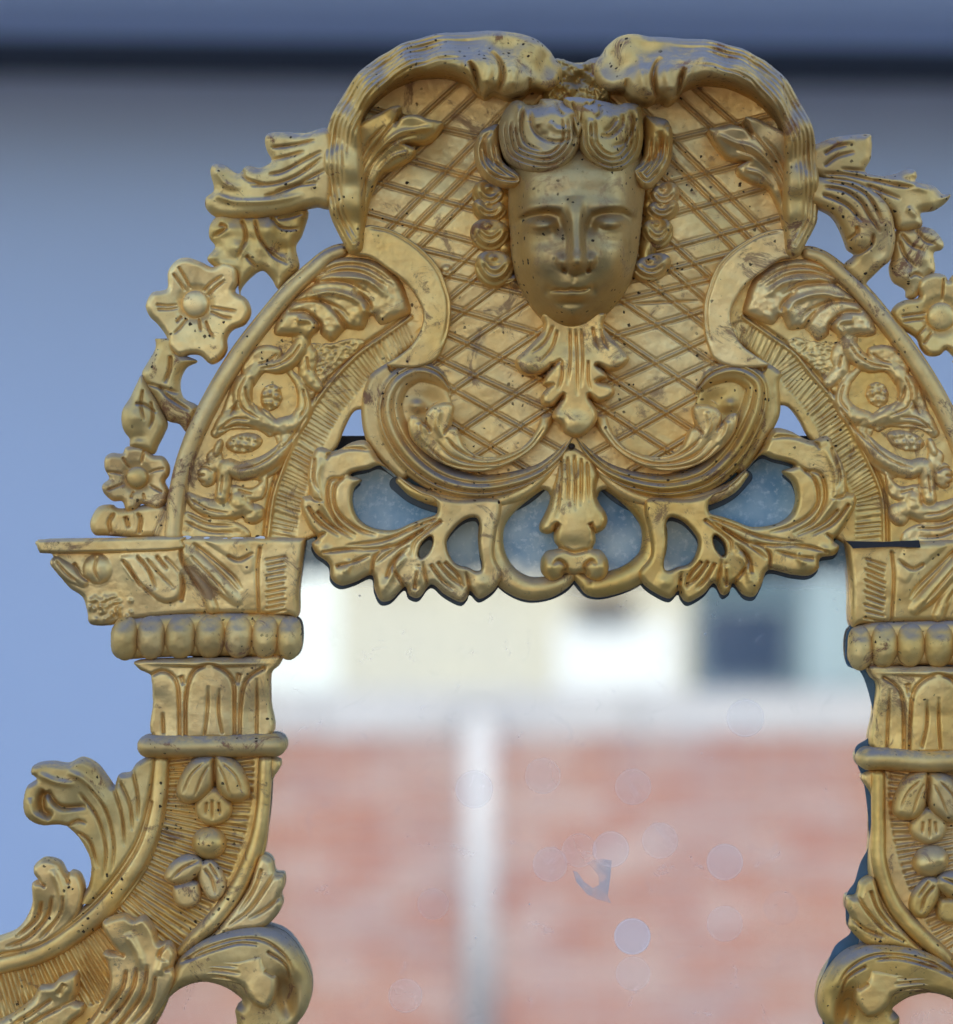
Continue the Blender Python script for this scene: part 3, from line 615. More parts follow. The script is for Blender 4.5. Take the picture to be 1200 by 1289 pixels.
# crown block between the hoods
r = Relief((680, 70, 775, 140), 1.0)
r.body([(684,78),(700,72),(716,74),(730,78),(744,72),(760,70),(772,80),(770,110),(760,132),(700,134),(684,120)], 14, 10, [(727,110,16),(690,95,24),(765,95,24),(727,85,8)])
r.bump(728, 100, 9, 9, -14).bump(712, 92, 6, 5, 5).bump(745, 96, 6, 7, 5).bump(716,110,8,6,4)
r.add(lambda X, Y: 3*vn(X, Y, 7, 5)+1.5*vn(X, Y, 3, 7))
r.build('broken_crown_block', ROOT, mat=gold('rubbed_giltwood', .8, 1.0, .62), rough=2)

# ------------------------------------------------------------------ sprays and flowers outside the arch, left
Q = cv(100, 140, 3.529)
def spray_leaf(name, r, mat=None): return r.build(name, ROOT, back=-14, mat=mat)
r = Relief((255, 160, 420, 280), 1.0)
r.body(Q(1130,90, 1000,92, 900,85, 840,90, 820,120, 830,170, 850,215, 800,245, 740,235, 700,270, 640,232, 595,225, 575,260, 592,340, 555,378, 560,430, 620,470, 740,472, 880,462, 1000,432, 1050,420, 1130,400), 16, 12, [(410,200,10),(330,240,4),(275,230,-6),(345,170,0),(262,255,-8)], 2)
r.lines(2.0, -5, Q(840,280, 900,270, 980,230, 1080,180), Q(760,330, 880,320, 980,280, 1080,210), Q(820,380, 920,350, 1040,290, 1100,260), Q(870,360, 960,330, 1060,320), Q(720,250, 740,300, 820,325), Q(850,160, 950,150, 1050,130), Q(850,215, 900,205, 1000,180), ta=.1, tb=.2)
r.lines(4, 4, Q(600,370, 700,400, 850,400, 1000,370), Q(600,260, 650,320, 720,340), ta=.1, tb=.3)
r.build('spray_leaf', ROOT, back=-14, mat=GOLDW)
r = Relief((255, 262, 395, 372), 1.0)
r.body(Q(600,470, 575,510, 575,560, 600,600, 565,655, 620,700, 690,720, 705,790, 715,830, 760,880, 780,910, 800,900, 725,830, 715,790, 760,735, 810,705, 850,740, 885,790, 930,740, 975,690, 960,600, 990,540, 1010,430, 880,445, 740,455, 640,450), 15, 12, -10, 2)
r.lines(2.2, -6, Q(620,500, 650,520, 590,560), Q(720,480, 740,560, 700,660), Q(780,480, 800,560, 860,640, 930,680), Q(880,480, 930,470, 1000,450), Q(740,640, 790,700), Q(850,470, 900,520, 980,520), ta=.1, tb=.3)
r.bump(*Q(830,530)[0], 14, 12, 7).bump(*Q(700,600)[0], 10, 14, 5).bump(*Q(900,620)[0], 9, 11, -5)
r.add(lambda X, Y: 2.2*vn(X, Y, 12, 9))
r.build('spray_bud', ROOT, back=-22, mat=GOLDW)
def flower(name, box, pts, c, rb, grooves, z=0, n=0, T=ID, H=11, par=None, dished=True):
    r = Relief(box, .95, T)
    r.body(pts, H, 8, z, 2)
    if dished: r.bump(c[0], c[1], rb*2.6, rb*2.6, -5)
    r.bump(c[0], c[1], rb*1.35, rb*1.35, -3, 0, 8)
    for g_ in grooves: r.lines(1.5, -3.6, g_, ta=.1, tb=.25)
    o = r.build(name, ROOT, back=-18)
    r2 = Relief((c[0]-rb, c[1]-rb, c[0]+rb, c[1]+rb), .8, T); r2.blob(c[0], c[1], rb, rb, 6, z=z+5, p=2.6); r2.build('flower_button', o, back=-4)
    return o
flower('carved_flower', (180, 320, 320, 462), Q(390,780, 392,710, 430,660, 480,648, 540,668, 590,690, 640,665, 700,690, 705,760, 690,800, 740,830, 762,890, 735,945, 680,970, 655,1010, 655,1060, 625,1105, 580,1122, 535,1085, 490,1080, 440,1092, 395,1050, 385,1000, 345,945, 310,910, 293,860, 320,805, 360,795),
       Q(515,855)[0], 17, [Q(440,690, 470,740, 495,790), Q(415,720, 445,760, 470,800), Q(340,860, 390,865, 435,860), Q(345,880, 400,880, 440,872), Q(580,870, 640,880, 700,890), Q(580,890, 640,915, 680,920), Q(480,920, 450,960, 420,990),
        Q(455,910, 430,940), Q(560,930, 580,980, 600,1010), Q(550,800, 590,760, 640,730), Q(570,820, 610,780, 650,750), Q(530,920, 540,980)], -4)
R2 = cv(100, 400, 4.0)
for T in SIDES:
    r = Relief((150, 435, 250, 545), 1.0, T)
    r.body(R2(385,80, 380,150, 345,215, 312,275, 325,330, 375,400, 420,480, 445,520, 500,535, 545,575, 600,455, 520,400, 505,320, 535,250, 590,215, 500,170, 480,90), 16, 12, -12, 2)
    r.lines(2.2, -6, R2(335,330, 400,350, 500,380), R2(460,190, 455,260, 430,330), R2(400,340, 450,400, 560,470), ta=.1, tb=.2)
    r.build('twisted_stem', ROOT, back=-24, mat=GOLDW)
    r = Relief((148, 460, 215, 575), 1.0, T)
    r.body(R2(310,285, 285,330, 252,400, 215,460, 208,520, 222,570, 250,610, 255,650, 330,675, 372,685, 395,640, 425,580, 440,530, 410,460, 360,370, 330,310), 13, 11, -8, 2)
    r.lines(1.8, -5, R2(320,360, 310,440, 330,520), R2(360,420, 370,500, 350,560), R2(280,430, 330,440, 390,480), ta=.1, tb=.3)
    r.bump(*R2(290,500)[0], 11, 10, 4).bump(*R2(300,600)[0], 8, 6, -3)
    r.build('stem_bud', ROOT, back=-22, mat=GOLDW)
    r = Relief((110, 632, 212, 676), 1.0, T)
    r.body(R2(60,1000, 95,950, 160,940, 210,960, 430,940, 440,1098, 130,1098, 70,1090, 50,1045), 13, 10, -14, 2)
    r.lines(2.2, -6, R2(160,1090, 150,1030, 180,980), R2(300,1090, 310,1020, 290,980), R2(230,1000, 250,1060), ta=.1, tb=.2)
    r.build('base_lump', ROOT, back=-24)
    flower('carved_flower', (126, 558, 218, 646), R2(128,705, 160,680, 215,682, 232,652, 285,643, 330,655, 368,690, 420,698, 452,745, 450,790, 430,825, 448,870, 440,925, 395,965, 345,950, 310,938, 280,968, 235,970, 214,925, 165,922, 120,880, 115,840, 148,808, 126,760),
       R2(290,805)[0], 14, [R2(215,700, 240,740, 260,765), R2(130,780, 180,780, 220,790), R2(140,870, 190,850, 225,835), R2(260,910, 275,870), R2(330,660, 320,700, 310,740), R2(430,760, 380,770, 350,785), R2(420,880, 380,860, 350,840), R2(330,920, 320,880)], -6, T=T, H=10)
# right-hand spray
U = cv(960, 140, 4.296)
r = Relief((1025, 160, 1205, 292), 1.0)
r.body(U(250,200, 310,168, 380,140, 460,125, 580,117, 597,150, 592,250, 560,322, 650,345, 730,330, 780,308, 830,312, 845,345, 840,375, 930,393, 985,440, 1030,440, 1005,485, 940,530, 865,545, 875,600, 850,628, 740,638, 700,560, 600,470, 450,400, 300,360, 250,330), 15, 12, [(1040,200,8),(1100,230,4),(1160,250,-2),(1195,243,-8),(1095,175,0)], 2)
r.lines(2.2, -5, U(330,235, 390,200, 460,180), U(330,300, 400,250, 500,220), U(330,340, 450,345, 600,375, 700,385), U(560,400, 660,440, 750,475), U(560,322, 500,320, 420,315), U(600,370, 720,400, 840,410), ta=.1, tb=.3)
r.lines(4, 3.5, U(700,370, 800,400, 900,430), U(400,170, 500,150), U(780,520, 840,570))
r.build('spray_leaf', ROOT, back=-14, mat=GOLDW)
r = Relief((1025, 215, 1132, 372), 1.0)
r.body(U(240,330, 320,352, 420,362, 500,375, 580,410, 650,462, 705,550, 727,680, 705,790, 655,840, 610,885, 572,930, 590,990, 560,985, 520,930, 470,888, 446,850, 460,810, 505,770, 470,742, 450,690, 420,620, 380,560, 310,520, 240,480), 15, 12, [(1040,240,12),(1100,270,10),(1115,310,4),(1080,350,-2)], 2)
r.lines(2.3, -6, U(330,375, 460,400, 560,450, 620,540, 650,620), U(330,410, 440,430, 530,490, 580,570, 640,660), U(320,450, 400,480, 470,520, 540,600), U(600,660, 590,720, 530,765, 470,760), U(510,620, 510,660, 460,700), ta=.1, tb=.2)
r.bump(*U(540,700)[0], 12, 12, 5).bump(*U(640,760)[0], 12, 12, -3)
r.build('curled_leaf', ROOT, back=-14, mat=GOLDW)
r = Relief((1118, 280, 1196, 378), 1.0)
r.body(U(727,640, 800,625, 880,622, 940,645, 985,710, 975,745, 932,765, 940,860, 900,895, 870,960, 830,1010, 785,1005, 775,960, 712,920, 690,850, 705,780), 15, 12, -12, 2)
r.lines(2.2, -6, U(750,660, 800,720, 880,760), U(740,700, 770,780, 830,850), U(830,640, 880,700, 940,720), U(790,900, 830,880, 870,900), ta=.1, tb=.3)
r.bump(*U(790,890)[0], 10, 8, 5).bump(*U(860,800)[0], 8, 8, 4)
r.build('spray_bud', ROOT, back=-22, mat=GOLDW)
flower('carved_flower', (1115, 335, 1260, 465), U(700,1100, 720,1050, 770,1020, 850,1005, 838,950, 860,900, 930,873, 990,885, 1010,915, 1040,880, 1110,880, 1160,930, 1160,990, 1220,1030, 1250,1100, 1220,1170, 1160,1190, 1170,1260, 1120,1320, 1050,1330, 1000,1290, 960,1320, 900,1320, 860,1280, 840,1230, 800,1200, 740,1160),
       U(968,1110)[0], 18, [U(750,1110, 820,1100, 890,1090), U(760,1140, 820,1130, 880,1125), U(820,1240, 850,1200, 890,1160), U(870,1260, 900,1220, 920,1190), U(980,900, 975,980, 970,1030), U(1080,930, 1050,990), U(1200,1080, 1120,1100), U(1120,1280, 1060,1200)], -4)

# ------------------------------------------------------------------ capitals, necks and scrolled brackets
D4 = cv(30, 650, 3.243); L5 = cv(0, 920, 3.0)
for T in SIDES:
    r = Relief((44, 672, 388, 790), 1.1, T)
    r.body(D4(60,95, 350,88, 640,80, 900,84, 1148,88, 1150,94, 1135,200, 1122,300, 1116,408, 1050,400, 700,400, 430,425, 350,446, 268,441, 255,390, 235,330, 180,290, 135,225, 115,160, 70,140), 8, 7, [(60,690,-4),(200,700,6),(330,700,8),(120,760,-2),(230,765,0)], 2)
    r.soft(.8)
    # leaves modelled on the block
    r.blob(*D4(300,215)[0], 19, 19, 9, 0, 3, 5)
    r.band([(*D4(130,190)[0],8),(*D4(180,230)[0],11),(*D4(240,265)[0],8)], 8, 3, k=3)
    r.body(D4(390,165, 470,150, 560,160, 640,200, 650,260, 640,330, 590,355, 540,340, 490,300, 430,250), 8, 8, 6, k=3)
    r.band([(*D4(650,140)[0],11),(*D4(720,200)[0],14),(*D4(800,270)[0],13),(*D4(870,340)[0],10)], 12, 5, k=3)
    r.band([(*D4(620,190)[0],5),(*D4(690,240)[0],7),(*D4(740,300)[0],8),(*D4(770,370)[0],9)], 9, 5, k=3)
    r.body(D4(740,95, 900,92, 930,120, 950,170, 945,225, 900,240, 860,190, 800,150), 7, 8, 9, k=3)
    r.lines(2, -5, D4(400,175, 440,230, 480,290), D4(460,160, 510,220, 540,300), D4(690,110, 780,180, 860,250, 890,300), D4(200,190, 230,240, 270,270), D4(540,160, 590,220), D4(830,160, 880,180, 940,150), ta=.1, tb=.3)
    r.lines(1.7, -3.2, D4(680,160, 760,240, 840,330), D4(700,130, 790,215, 880,310), D4(130,180, 170,230, 230,280), D4(420,190, 470,270, 540,340), D4(500,170, 560,240, 620,300), D4(575,165, 620,210, 640,240), D4(300,160, 290,220, 310,270), ta=.1, tb=.3)
    r.lines(2.2, -6, D4(640,120, 655,200, 740,330), D4(640,350, 650,280, 640,230), ta=.1, tb=.3)
    for i in range(11):
        y = 165+i*22; r.line(D4(985+(i%3)*4, y+14, 1075-(i%2)*9, y-2), 1.3, -3.2, .1, .1)
    r.line(D4(965,130, 955,220, 960,390), 2, -4, 0, 0)
    rst = np.random.RandomState(3)
    for i in range(44):
        r.bump(*D4(rst.uniform(262,440), rst.uniform(320,425))[0], 2.6, 2.6, 2.4)
    cap = r.build('capital_block', ROOT, rough=.4)
    r = Relief((44, 674, 232, 700), 1.0, T)
    r.body(D4(52,100, 90,93, 350,88, 640,82, 650,100, 640,138, 400,150, 100,152, 58,140), 9, 5, 10, 2)
    r.build('capital_lip', cap, back=-6)
    # gadrooned roll
    r = Relief((136, 768, 384, 836), 1.1, T)
    r.body(D4(352,500, 362,450, 410,425, 560,402, 700,396, 900,392, 1050,398, 1108,430, 1130,500, 1118,555, 1040,578, 900,572, 700,572, 500,580, 400,585, 360,560), 9, 12, 2, 2)
    roll = r.build('gadroon_roll', ROOT, mat=GOLDW)
    for x, w, dy in ((412,58,4),(518,64,0),(638,68,-3),(760,68,-4),(876,64,-4),(985,62,-3),(1082,56,2)):
        r = Relief((*D4(x-w-12,385)[0], *D4(x+w+12,600)[0]), 1.0, T)
        sk = 10 if x < 700 else -6
        r.body(D4(x-w*.72, 430+dy, x-w*.2+sk*.3, 408+dy, x+w*.5, 412+dy, x+w*.86, 440+dy, x+w*.92, 500+dy, x+w*.75+sk*.2, 556+dy, x+w*.2, 584+dy, x-w*.4, 580+dy, x-w*.86, 545+dy, x-w*.95, 490+dy), 12, 17, [(*D4(x,420)[0],5),(*D4(x,500)[0],10),(*D4(x,570)[0],8)], 2)
        r.build('gadroon', roll, back=6, mat=GOLDW, rough=.8)
    # fluted neck
    r = Relief((168, 826, 355, 932), 1.05, T)
    r.body(D4(465,588, 700,578, 900,575, 1042,568, 1036,612, 1003,650, 1003,760, 1002,900, 760,905, 530,905, 524,760, 518,660, 500,640, 465,622), 9, 5, [(200,840,4),(265,860,10),(330,840,4),(190,900,0),(265,900,8),(335,900,0)], 2, sharp=False)
    r.bump(*D4(750,600)[0], 60, 4, 5, 0, 4)
    r.lines(2.2, -5, D4(520,650, 560,632, 600,645, 628,690, 636,800, 638,900), D4(660,900, 660,780, 672,690, 700,630, 760,605, 820,630, 856,680, 862,780, 862,900), D4(880,900, 884,780, 900,690, 930,650, 980,620), ta=0, tb=0)
    r.lines(2.0, 2.5, D4(648,900, 648,700), D4(871,900, 873,700), ta=0, tb=.3)
    r.lines(1.8, -4, D4(755,690, 750,800, 738,900), D4(800,700, 796,800, 812,890), D4(952,660, 950,900), D4(566,800, 570,890), ta=.3, tb=.05)
    r.lines(3, -4, D4(640,650, 655,690), D4(880,640, 870,690), ta=.1, tb=.3)
    r.build('fluted_neck', ROOT, rough=.4)
    r = Relief((172, 924, 362, 960), 1.0, T)
    r.band([(*D4(505,942)[0],14.5),(*D4(600,942)[0],14.5),(*D4(780,940)[0],14.5),(*D4(950,938)[0],14.5),(*D4(1022,938)[0],14.5)], 20, 6, 2.2)
    r.build('neck_ring', ROOT, mat=GOLDW)
    # bracket: hatched ground
    r = Relief((-70, 948, 350, 1345), 1.25, T)
    r.body(L5(575,100, 1030,100, 1022,200, 1015,300, 1000,450, 950,590, 870,710, 760,800, 680,870, 640,1000, 560,1150, 400,1260, -200,1260, -200,880, 0,845, 100,830, 200,785, 300,700, 400,600, 480,490, 530,400, 565,260), 3, 5, 0)
    P = curve(r.t(L5(800,60, 795,200, 770,350, 700,520, 590,680, 440,810, 240,905, 40,960, -200,1000))); sl = r.sl(P, 70)
    rr, L, sg, tot = near_line(r.X[sl], r.Y[sl], P)
    amp = np.clip((55-rr)/4, 0, 1)
    r.h[sl] += np.where(r.h[sl] > -400, amp*(1.9*np.sin(2*math.pi*(L-.12*rr*sg*r.flip+1.6*np.sin(L/17)+1.1*np.sin(L/5.3))/7.3)*(.8+.4*vn(r.X[sl], r.Y[sl], 11, 6))-1.5), 0)
    br = r.build('scroll_bracket', ROOT)
    r = Relief((-70, 955, 205, 1240), 1.1, T)
    r.band([(*L5(605,125)[0],11),(*L5(595,260)[0],12),(*L5(560,400)[0],14),(*L5(500,520)[0],16),(*L5(405,645)[0],17),(*L5(290,750)[0],16),(*L5(160,835)[0],14),(*L5(10,880)[0],13),(*L5(-200,915)[0],12)], 11, 3, 2.4)
    r.lines(1.6, -3.5, L5(572,270, 535,410, 480,510, 390,625, 280,725, 150,810, 0,855), ta=0, tb=0)
    r.lines(1.8, -3.5, L5(628,250, 600,400, 540,530, 440,670), ta=.1, tb=.1)
    r.build('bracket_rim', br, back=-2)
    r = Relief((225, 955, 350, 1205), 1.1, T)
    r.band([(*L5(1000,120)[0],9),(*L5(990,300)[0],9),(*L5(965,430)[0],10),(*L5(910,570)[0],11),(*L5(830,690)[0],11),(*L5(730,790)[0],9),(*L5(680,840)[0],6)], 11, 3, 2.2)
    r.build('bracket_rim', br, back=-2)
    # bellflower drop
    zc = 6
    r = Relief((*L5(650,80)[0], *L5(950,380)[0]), .95, T)
    r.body(L5(735,275, 805,215, 872,280, 862,335, 805,362, 750,340), 9, 9, zc)
    r.body(L5(800,95, 745,100, 705,130, 672,190, 665,245, 705,278, 760,262, 800,222, 812,180, 810,120), 15, 13, zc+2)
    r.body(L5(812,95, 865,102, 905,130, 935,190, 942,245, 905,270, 855,262, 820,225, 808,180), 15, 13, zc+2)
    r.lines(1.5, -3, L5(800,260, 800,340), L5(780,270, 775,320), L5(825,270, 830,320)); r.line(L5(808,110, 810,215), 2, -5, .2, .05)
    r.lines(1.3, -2.4, L5(770,120, 720,170, 690,240), L5(790,130, 760,180, 735,250), L5(840,120, 890,170, 915,230), L5(825,130, 850,180, 870,250), ta=.15, tb=.2)
    r.build('bell_flower', br, back=0, mat=GOLDW)
    r = Relief((*L5(720,360)[0], *L5(860,490)[0]), .95, T); r.blob(*L5(788,427)[0], 22, 20.5, 17, 0, 0, zc); r.build('bead', br, back=0)
    r = Relief((*L5(610,460)[0], *L5(860,680)[0]), .95, T)
    r.body(L5(655,590, 740,570, 758,620, 742,660, 700,676, 660,652), 10, 8, zc)
    r.body(L5(755,500, 800,490, 845,545, 852,600, 825,640, 790,640, 762,600, 745,550), 10, 8, zc+1)
    r.body(L5(708,468, 665,485, 630,520, 618,560, 655,582, 710,572, 748,545, 770,510, 750,478), 13, 11, zc+2)
    r.lines(1.8, -4, L5(770,520, 800,560, 815,620), L5(790,500, 825,560), L5(750,490, 690,520, 650,560)); r.build('bell_flower', br, back=0, mat=GOLDW)
    # leaves breaking out of the bracket
    r = Relief((25, 950, 200, 1130), 1.05, T)
    r.body(L5(585,105, 520,118, 488,158, 445,168, 428,212, 402,180, 362,130, 305,103, 252,125, 190,118, 130,128, 117,160, 138,182, 102,210, 88,270, 98,322, 150,355, 232,356, 275,382, 312,430, 340,500, 333,580, 310,620, 270,690, 200,760, 300,705, 400,600, 480,490, 530,400, 565,260),
           13, 7.5, [(35,1000,12),(80,970,14),(110,1030,6),(150,1050,2),(160,970,0),(100,1110,2),(60,1025,14)], 2)
    r.line(L5(180,225, 160,255, 165,300, 200,325), 5, -15, .15, .2).line(L5(180,225, 230,285, 330,285), 3.2, -11, .1, .4)
    r.lines(2.0, -4.5, L5(300,230, 370,330, 400,450, 390,560), L5(330,200, 400,300, 430,430, 420,540), L5(428,212, 460,320, 470,440), L5(450,190, 490,280, 500,380), L5(500,150, 520,250, 520,340), L5(240,370, 290,340, 330,350), L5(290,380, 340,420, 370,520), ta=.1, tb=.3)
    r.lines(4, 4.5, L5(260,150, 330,190, 400,290), L5(150,160, 220,190, 290,200), L5(115,250, 130,310, 180,335), ta=.2, tb=.3)
    r.build('acanthus_leaf', br, back=-20, mat=GOLDW)
    r = Relief((-70, 1078, 112, 1215), 1.05, T)
    r.body(L5(318,615, 302,548, 270,530, 250,540, 222,495, 165,482, 130,508, 128,540, 146,568, 120,578, 118,660, 72,740, 0,778, -200,830, -200,900, 0,850, 100,832, 200,788, 290,705), 12, 6.5, [(50,1100,8),(90,1120,6),(60,1170,0),(0,1190,0)], 2)
    r.lines(2.0, -4.5, L5(200,620, 180,700, 110,780, 20,820), L5(160,640, 140,710, 60,780), L5(240,620, 230,690, 150,790), L5(146,568, 175,590), L5(250,540, 262,580), ta=.1, tb=.2)
    r.line(L5(200,520, 230,600, 230,680, 170,760), 4, 4, .1, .3)
    r.build('acanthus_leaf', br, back=-20)
    r = Relief((60, 1148, 226, 1345), 1.05, T)
    r.body(L5(388,742, 398,712, 470,693, 505,712, 545,702, 582,750, 600,800, 640,798, 665,842, 655,890, 662,935, 622,1020, 560,1120, 480,1230, 200,1260, 340,1090, 395,1000, 412,940, 402,880, 385,850, 400,832, 440,836, 412,790),
           14, 7, [(150,1160,22),(200,1210,16),(160,1230,14),(130,1290,4),(180,1290,6)], 2)
    r.lines(2.1, -5, L5(520,890, 500,980, 430,1080, 300,1200), L5(560,880, 540,990, 470,1090, 380,1190), L5(480,900, 460,980, 390,1070), L5(590,920, 570,1020, 500,1110), L5(440,836, 475,850), L5(640,798, 610,830, 600,860), L5(655,890, 620,905), ta=.1, tb=.15)
    r.lines(5, 4, L5(480,760, 520,830, 540,900), L5(620,860, 600,920)); r.bump(*L5(505,760)[0], 12, 14, -3)
    r.build('acanthus_leaf', br, back=-4)
    r = Relief((-70, 1220, 108, 1345), 1.1, T)
    r.body(L5(292,912, 230,930, 200,958, 150,965, 122,1010, 60,1060, 0,1092, -120,1140, -120,1240, 150,1240, 262,1110, 312,1070, 316,1035, 282,1020, 296,985), 12, 9, [(80,1235,20),(60,1270,12),(0,1300,4),(95,1270,10)], 2)
    r.lines(2, -4.5, L5(200,1010, 130,1060, 40,1120), L5(240,1040, 160,1080, 90,1130), L5(282,1020, 230,1040), ta=.1, tb=.2); r.line(L5(250,950, 220,1000), 4, -4)
    r.build('acanthus_leaf', br, back=-4)
    r = Relief((225, 1075, 362, 1215), 1.05, T)
    r.body(L5(978,478, 1022,490, 1036,540, 1068,548, 1072,590, 1058,625, 1064,665, 1032,715, 985,748, 900,760, 800,800, 680,875, 660,870, 780,790, 870,690, 940,590), 10, 8, [(345,1100,6),(330,1160,4),(250,1200,0)], 2)
    r.lines(1.9, -4, L5(1036,540, 1000,600, 940,680, 860,740), L5(1058,625, 1010,670, 940,710), L5(990,520, 960,600, 900,690), ta=.05, tb=.3)
    r.build('acanthus_leaf', br, back=-22)
    r = Relief((180, 1165, 396, 1345), 1.05, T)
    r.body(L5(660,885, 720,822, 800,780, 900,752, 1000,746, 1080,780, 1140,860, 1173,950, 1165,1040, 1120,1115, 1060,1180, 980,1240, 905,1240, 890,1110, 885,1060, 912,1030, 885,1000, 840,972, 770,955, 700,970, 640,1010, 590,1075, 540,1150, 470,1150, 560,1090, 620,1000),
           19, 14, [(220,1215,6),(300,1180,12),(370,1200,14),(385,1260,8),(350,1285,-4),(300,1300,-2),(230,1260,2)], 2)
    r.bump(*L5(1080,1000)[0], 12, 26, -14, -10, 3)
    r.lines(1.8, -4.5, L5(680,880, 780,820, 900,785, 1000,790, 1080,850, 1110,920), L5(700,870, 800,830, 900,800, 980,805), L5(1010,830, 1080,880, 1100,960), ta=.05, tb=.2)
    sc = r.build('bracket_volute', br, back=-22, mat=GOLDW)
    r = Relief((205, 1195, 355, 1278), 1.0, T)
    r.body(L5(650,930, 750,872, 880,858, 965,838, 1000,845, 1010,885, 1045,920, 1052,960, 1040,1010, 1010,1052, 965,1042, 930,1005, 905,965, 820,948, 750,952, 690,965, 640,990), 13, 10, [(340,1240,20),(300,1220,18),(230,1230,8)], 2)
    r.lines(1.9, -4.5, L5(680,920, 780,885, 900,890), L5(690,940, 790,905, 910,915), L5(1000,905, 1040,930), L5(700,955, 800,930, 900,945), ta=.05, tb=.3)
    r.build('volute_leaf', sc, back=0)
    r = Relief((296, 1265, 352, 1345), 1.1, T)
    r.band([(*L5(930,1050)[0],7),(*L5(935,1120)[0],8),(*L5(935,1230)[0],8)], 9, -6); r.band([(*L5(985,1060)[0],6),(*L5(990,1120)[0],7),(*L5(990,1230)[0],7)], 9, -8)
    r.build('volute_stem', sc, back=-20)

# ------------------------------------------------------------------ looking glass and its backing
def plate(name, pts, z0, z1, mat, parent):
    P = np.array(pts, float); n = len(P); V = []
    for z in (z1, z0):
        for x, y in P: V.append(((x-600)*S-ROOT.location[0], -z*S-ROOT.location[1], (644.5-y)*S-ROOT.location[2]))
    return link(name, V, [tuple(range(n))[::-1], tuple(range(n, 2*n))]+[(i, (i+1) % n, n+(i+1) % n, n+i) for i in range(n)], mat, parent, False)
def glass_mat():
    m, t, p, out = nmat('old_mirror_glass')
    co = N(t, 'ShaderNodeTexCoord').outputs['Object']
    sep = N(t, 'ShaderNodeSeparateXYZ'); t.links.new(co, sep.inputs[0])
    p.inputs['Metallic'].default_value = 1; p.inputs['Base Color'].default_value = (.68, .71, .71, 1); p.inputs['Roughness'].default_value = .015
    dust = N(t, 'ShaderNodeBsdfDiffuse')
    zc = mth(t, 'ADD', sep.outputs[2], ROOT.location[2])           # height in metres, 0 = picture centre
    # desilvered, clouded glass at the head of the plate
    old = ramp(t, mth(t, 'ADD', zc, mth(t, 'MULTIPLY', mth(t, 'SUBTRACT', noise(t, co, 22, 3), .5), .03)), -.052, -.030)
    mott = noise(t, co, 260, 4, .7); cloud = noise(t, co, 30, 4, .6)
    dc = mix(t, ramp(t, cloud, .35, .65), (.20, .36, .50), (.40, .54, .62))
    dc = mix(t, ramp(t, mott, .50, .70, 0, .7), dc, (.66, .76, .80))
    dcol = mix(t, old, (.86, .84, .88), dc); t.links.new(dcol, dust.inputs[0])
    f0 = mth(t, 'ADD', ramp(t, noise(t, co, 9, 4), .3, .7, .10, .20), ramp(t, noise(t, co, 45, 6, .7, 1.), .55, .75, 0, .10))
    f = mth(t, 'ADD', f0, mth(t, 'MULTIPLY', old, ramp(t, cloud, .3, .7, .84, .74)))
    # out-of-focus highlights, painted into the glass as faint discs
    for x, y, rad, a in [(797,1181,23,.30),(770,1071,23,.13),(832,1060,23,.07),(914,1087,23,.14),(693,1090,22,.09),(730,1072,22,.06),(684,978,23,.06),(798,992,23,.07),(914,1165,23,.07),(798,1228,22,.07),(597,995,24,.10),(510,1256,22,.08),(985,1145,22,.04),(940,905,24,.10),(545,1140,20,.05)]:
        cx_, cz_ = (x-600)*S-ROOT.location[0], (644.5-y)*S-ROOT.location[2]
        dx = mth(t, 'SUBTRACT', sep.outputs[0], cx_); dz = mth(t, 'SUBTRACT', sep.outputs[2], cz_)
        d = mth(t, 'SQRT', mth(t, 'ADD', mth(t, 'MULTIPLY', dx, dx), mth(t, 'MULTIPLY', dz, dz)))
        R = rad*S
        disc = ramp(t, d, R*.95, R*1.03, a*1.25, 0.); ring = mth(t, 'MULTIPLY', ramp(t, d, R*.86, R*.96, 0, a*.35), ramp(t, d, R*.97, R*1.04, 1, 0))
        f = mth(t, 'ADD', f, mth(t, 'ADD', disc, ring))
    # spots and fly specks
    vo = N(t, 'ShaderNodeTexVoronoi'); vo.inputs['Scale'].default_value = 55; t.links.new(co, vo.inputs['Vector'])
    rc = N(t, 'ShaderNodeSeparateColor'); t.links.new(vo.outputs['Color'], rc.inputs[0])
    sp = mth(t, 'LESS_THAN', vo.outputs['Distance'], ramp(t, rc.outputs[0], .72, 1., 0, .07))
    ms = N(t, 'ShaderNodeMixShader'); t.links.new(mth(t, 'MINIMUM', f, .95), ms.inputs[0]); t.links.new(p.outputs[0], ms.inputs[1]); t.links.new(dust.outputs[0], ms.inputs[2])
    sp_b = N(t, 'ShaderNodeBsdfDiffuse'); sc_ = mix(t, mth(t, 'GREATER_THAN', rc.outputs[1], .5), (.08, .08, .09), (.7, .72, .75)); t.links.new(sc_, sp_b.inputs[0])
    m2 = N(t, 'ShaderNodeMixShader'); t.links.new(mth(t, 'MULTIPLY', sp, .7), m2.inputs[0]); t.links.new(ms.outputs[0], m2.inputs[1]); t.links.new(sp_b.outputs[0], m2.inputs[2])
    t.links.new(m2.outputs[0], out.inputs[0])
    return m
wood = plain('dark_rebate_wood', (.018, .016, .018), .7, .3, 30)
plate('mirror_glass', [(388,566),(1060,566),(1062,620),(1095,760),(1240,800),(1240,1345),(90,1345),(180,1245),(320,1190),(330,820),(372,690),(386,640)], -36, -26, glass_mat(), ROOT)
plate('backing_board', [(384,548),(1066,548),(1080,640),(1115,700),(1180,780),(1200,1345),(250,1345),(240,1180),(240,800),(340,700),(380,640)], -50, -37, wood, ROOT)
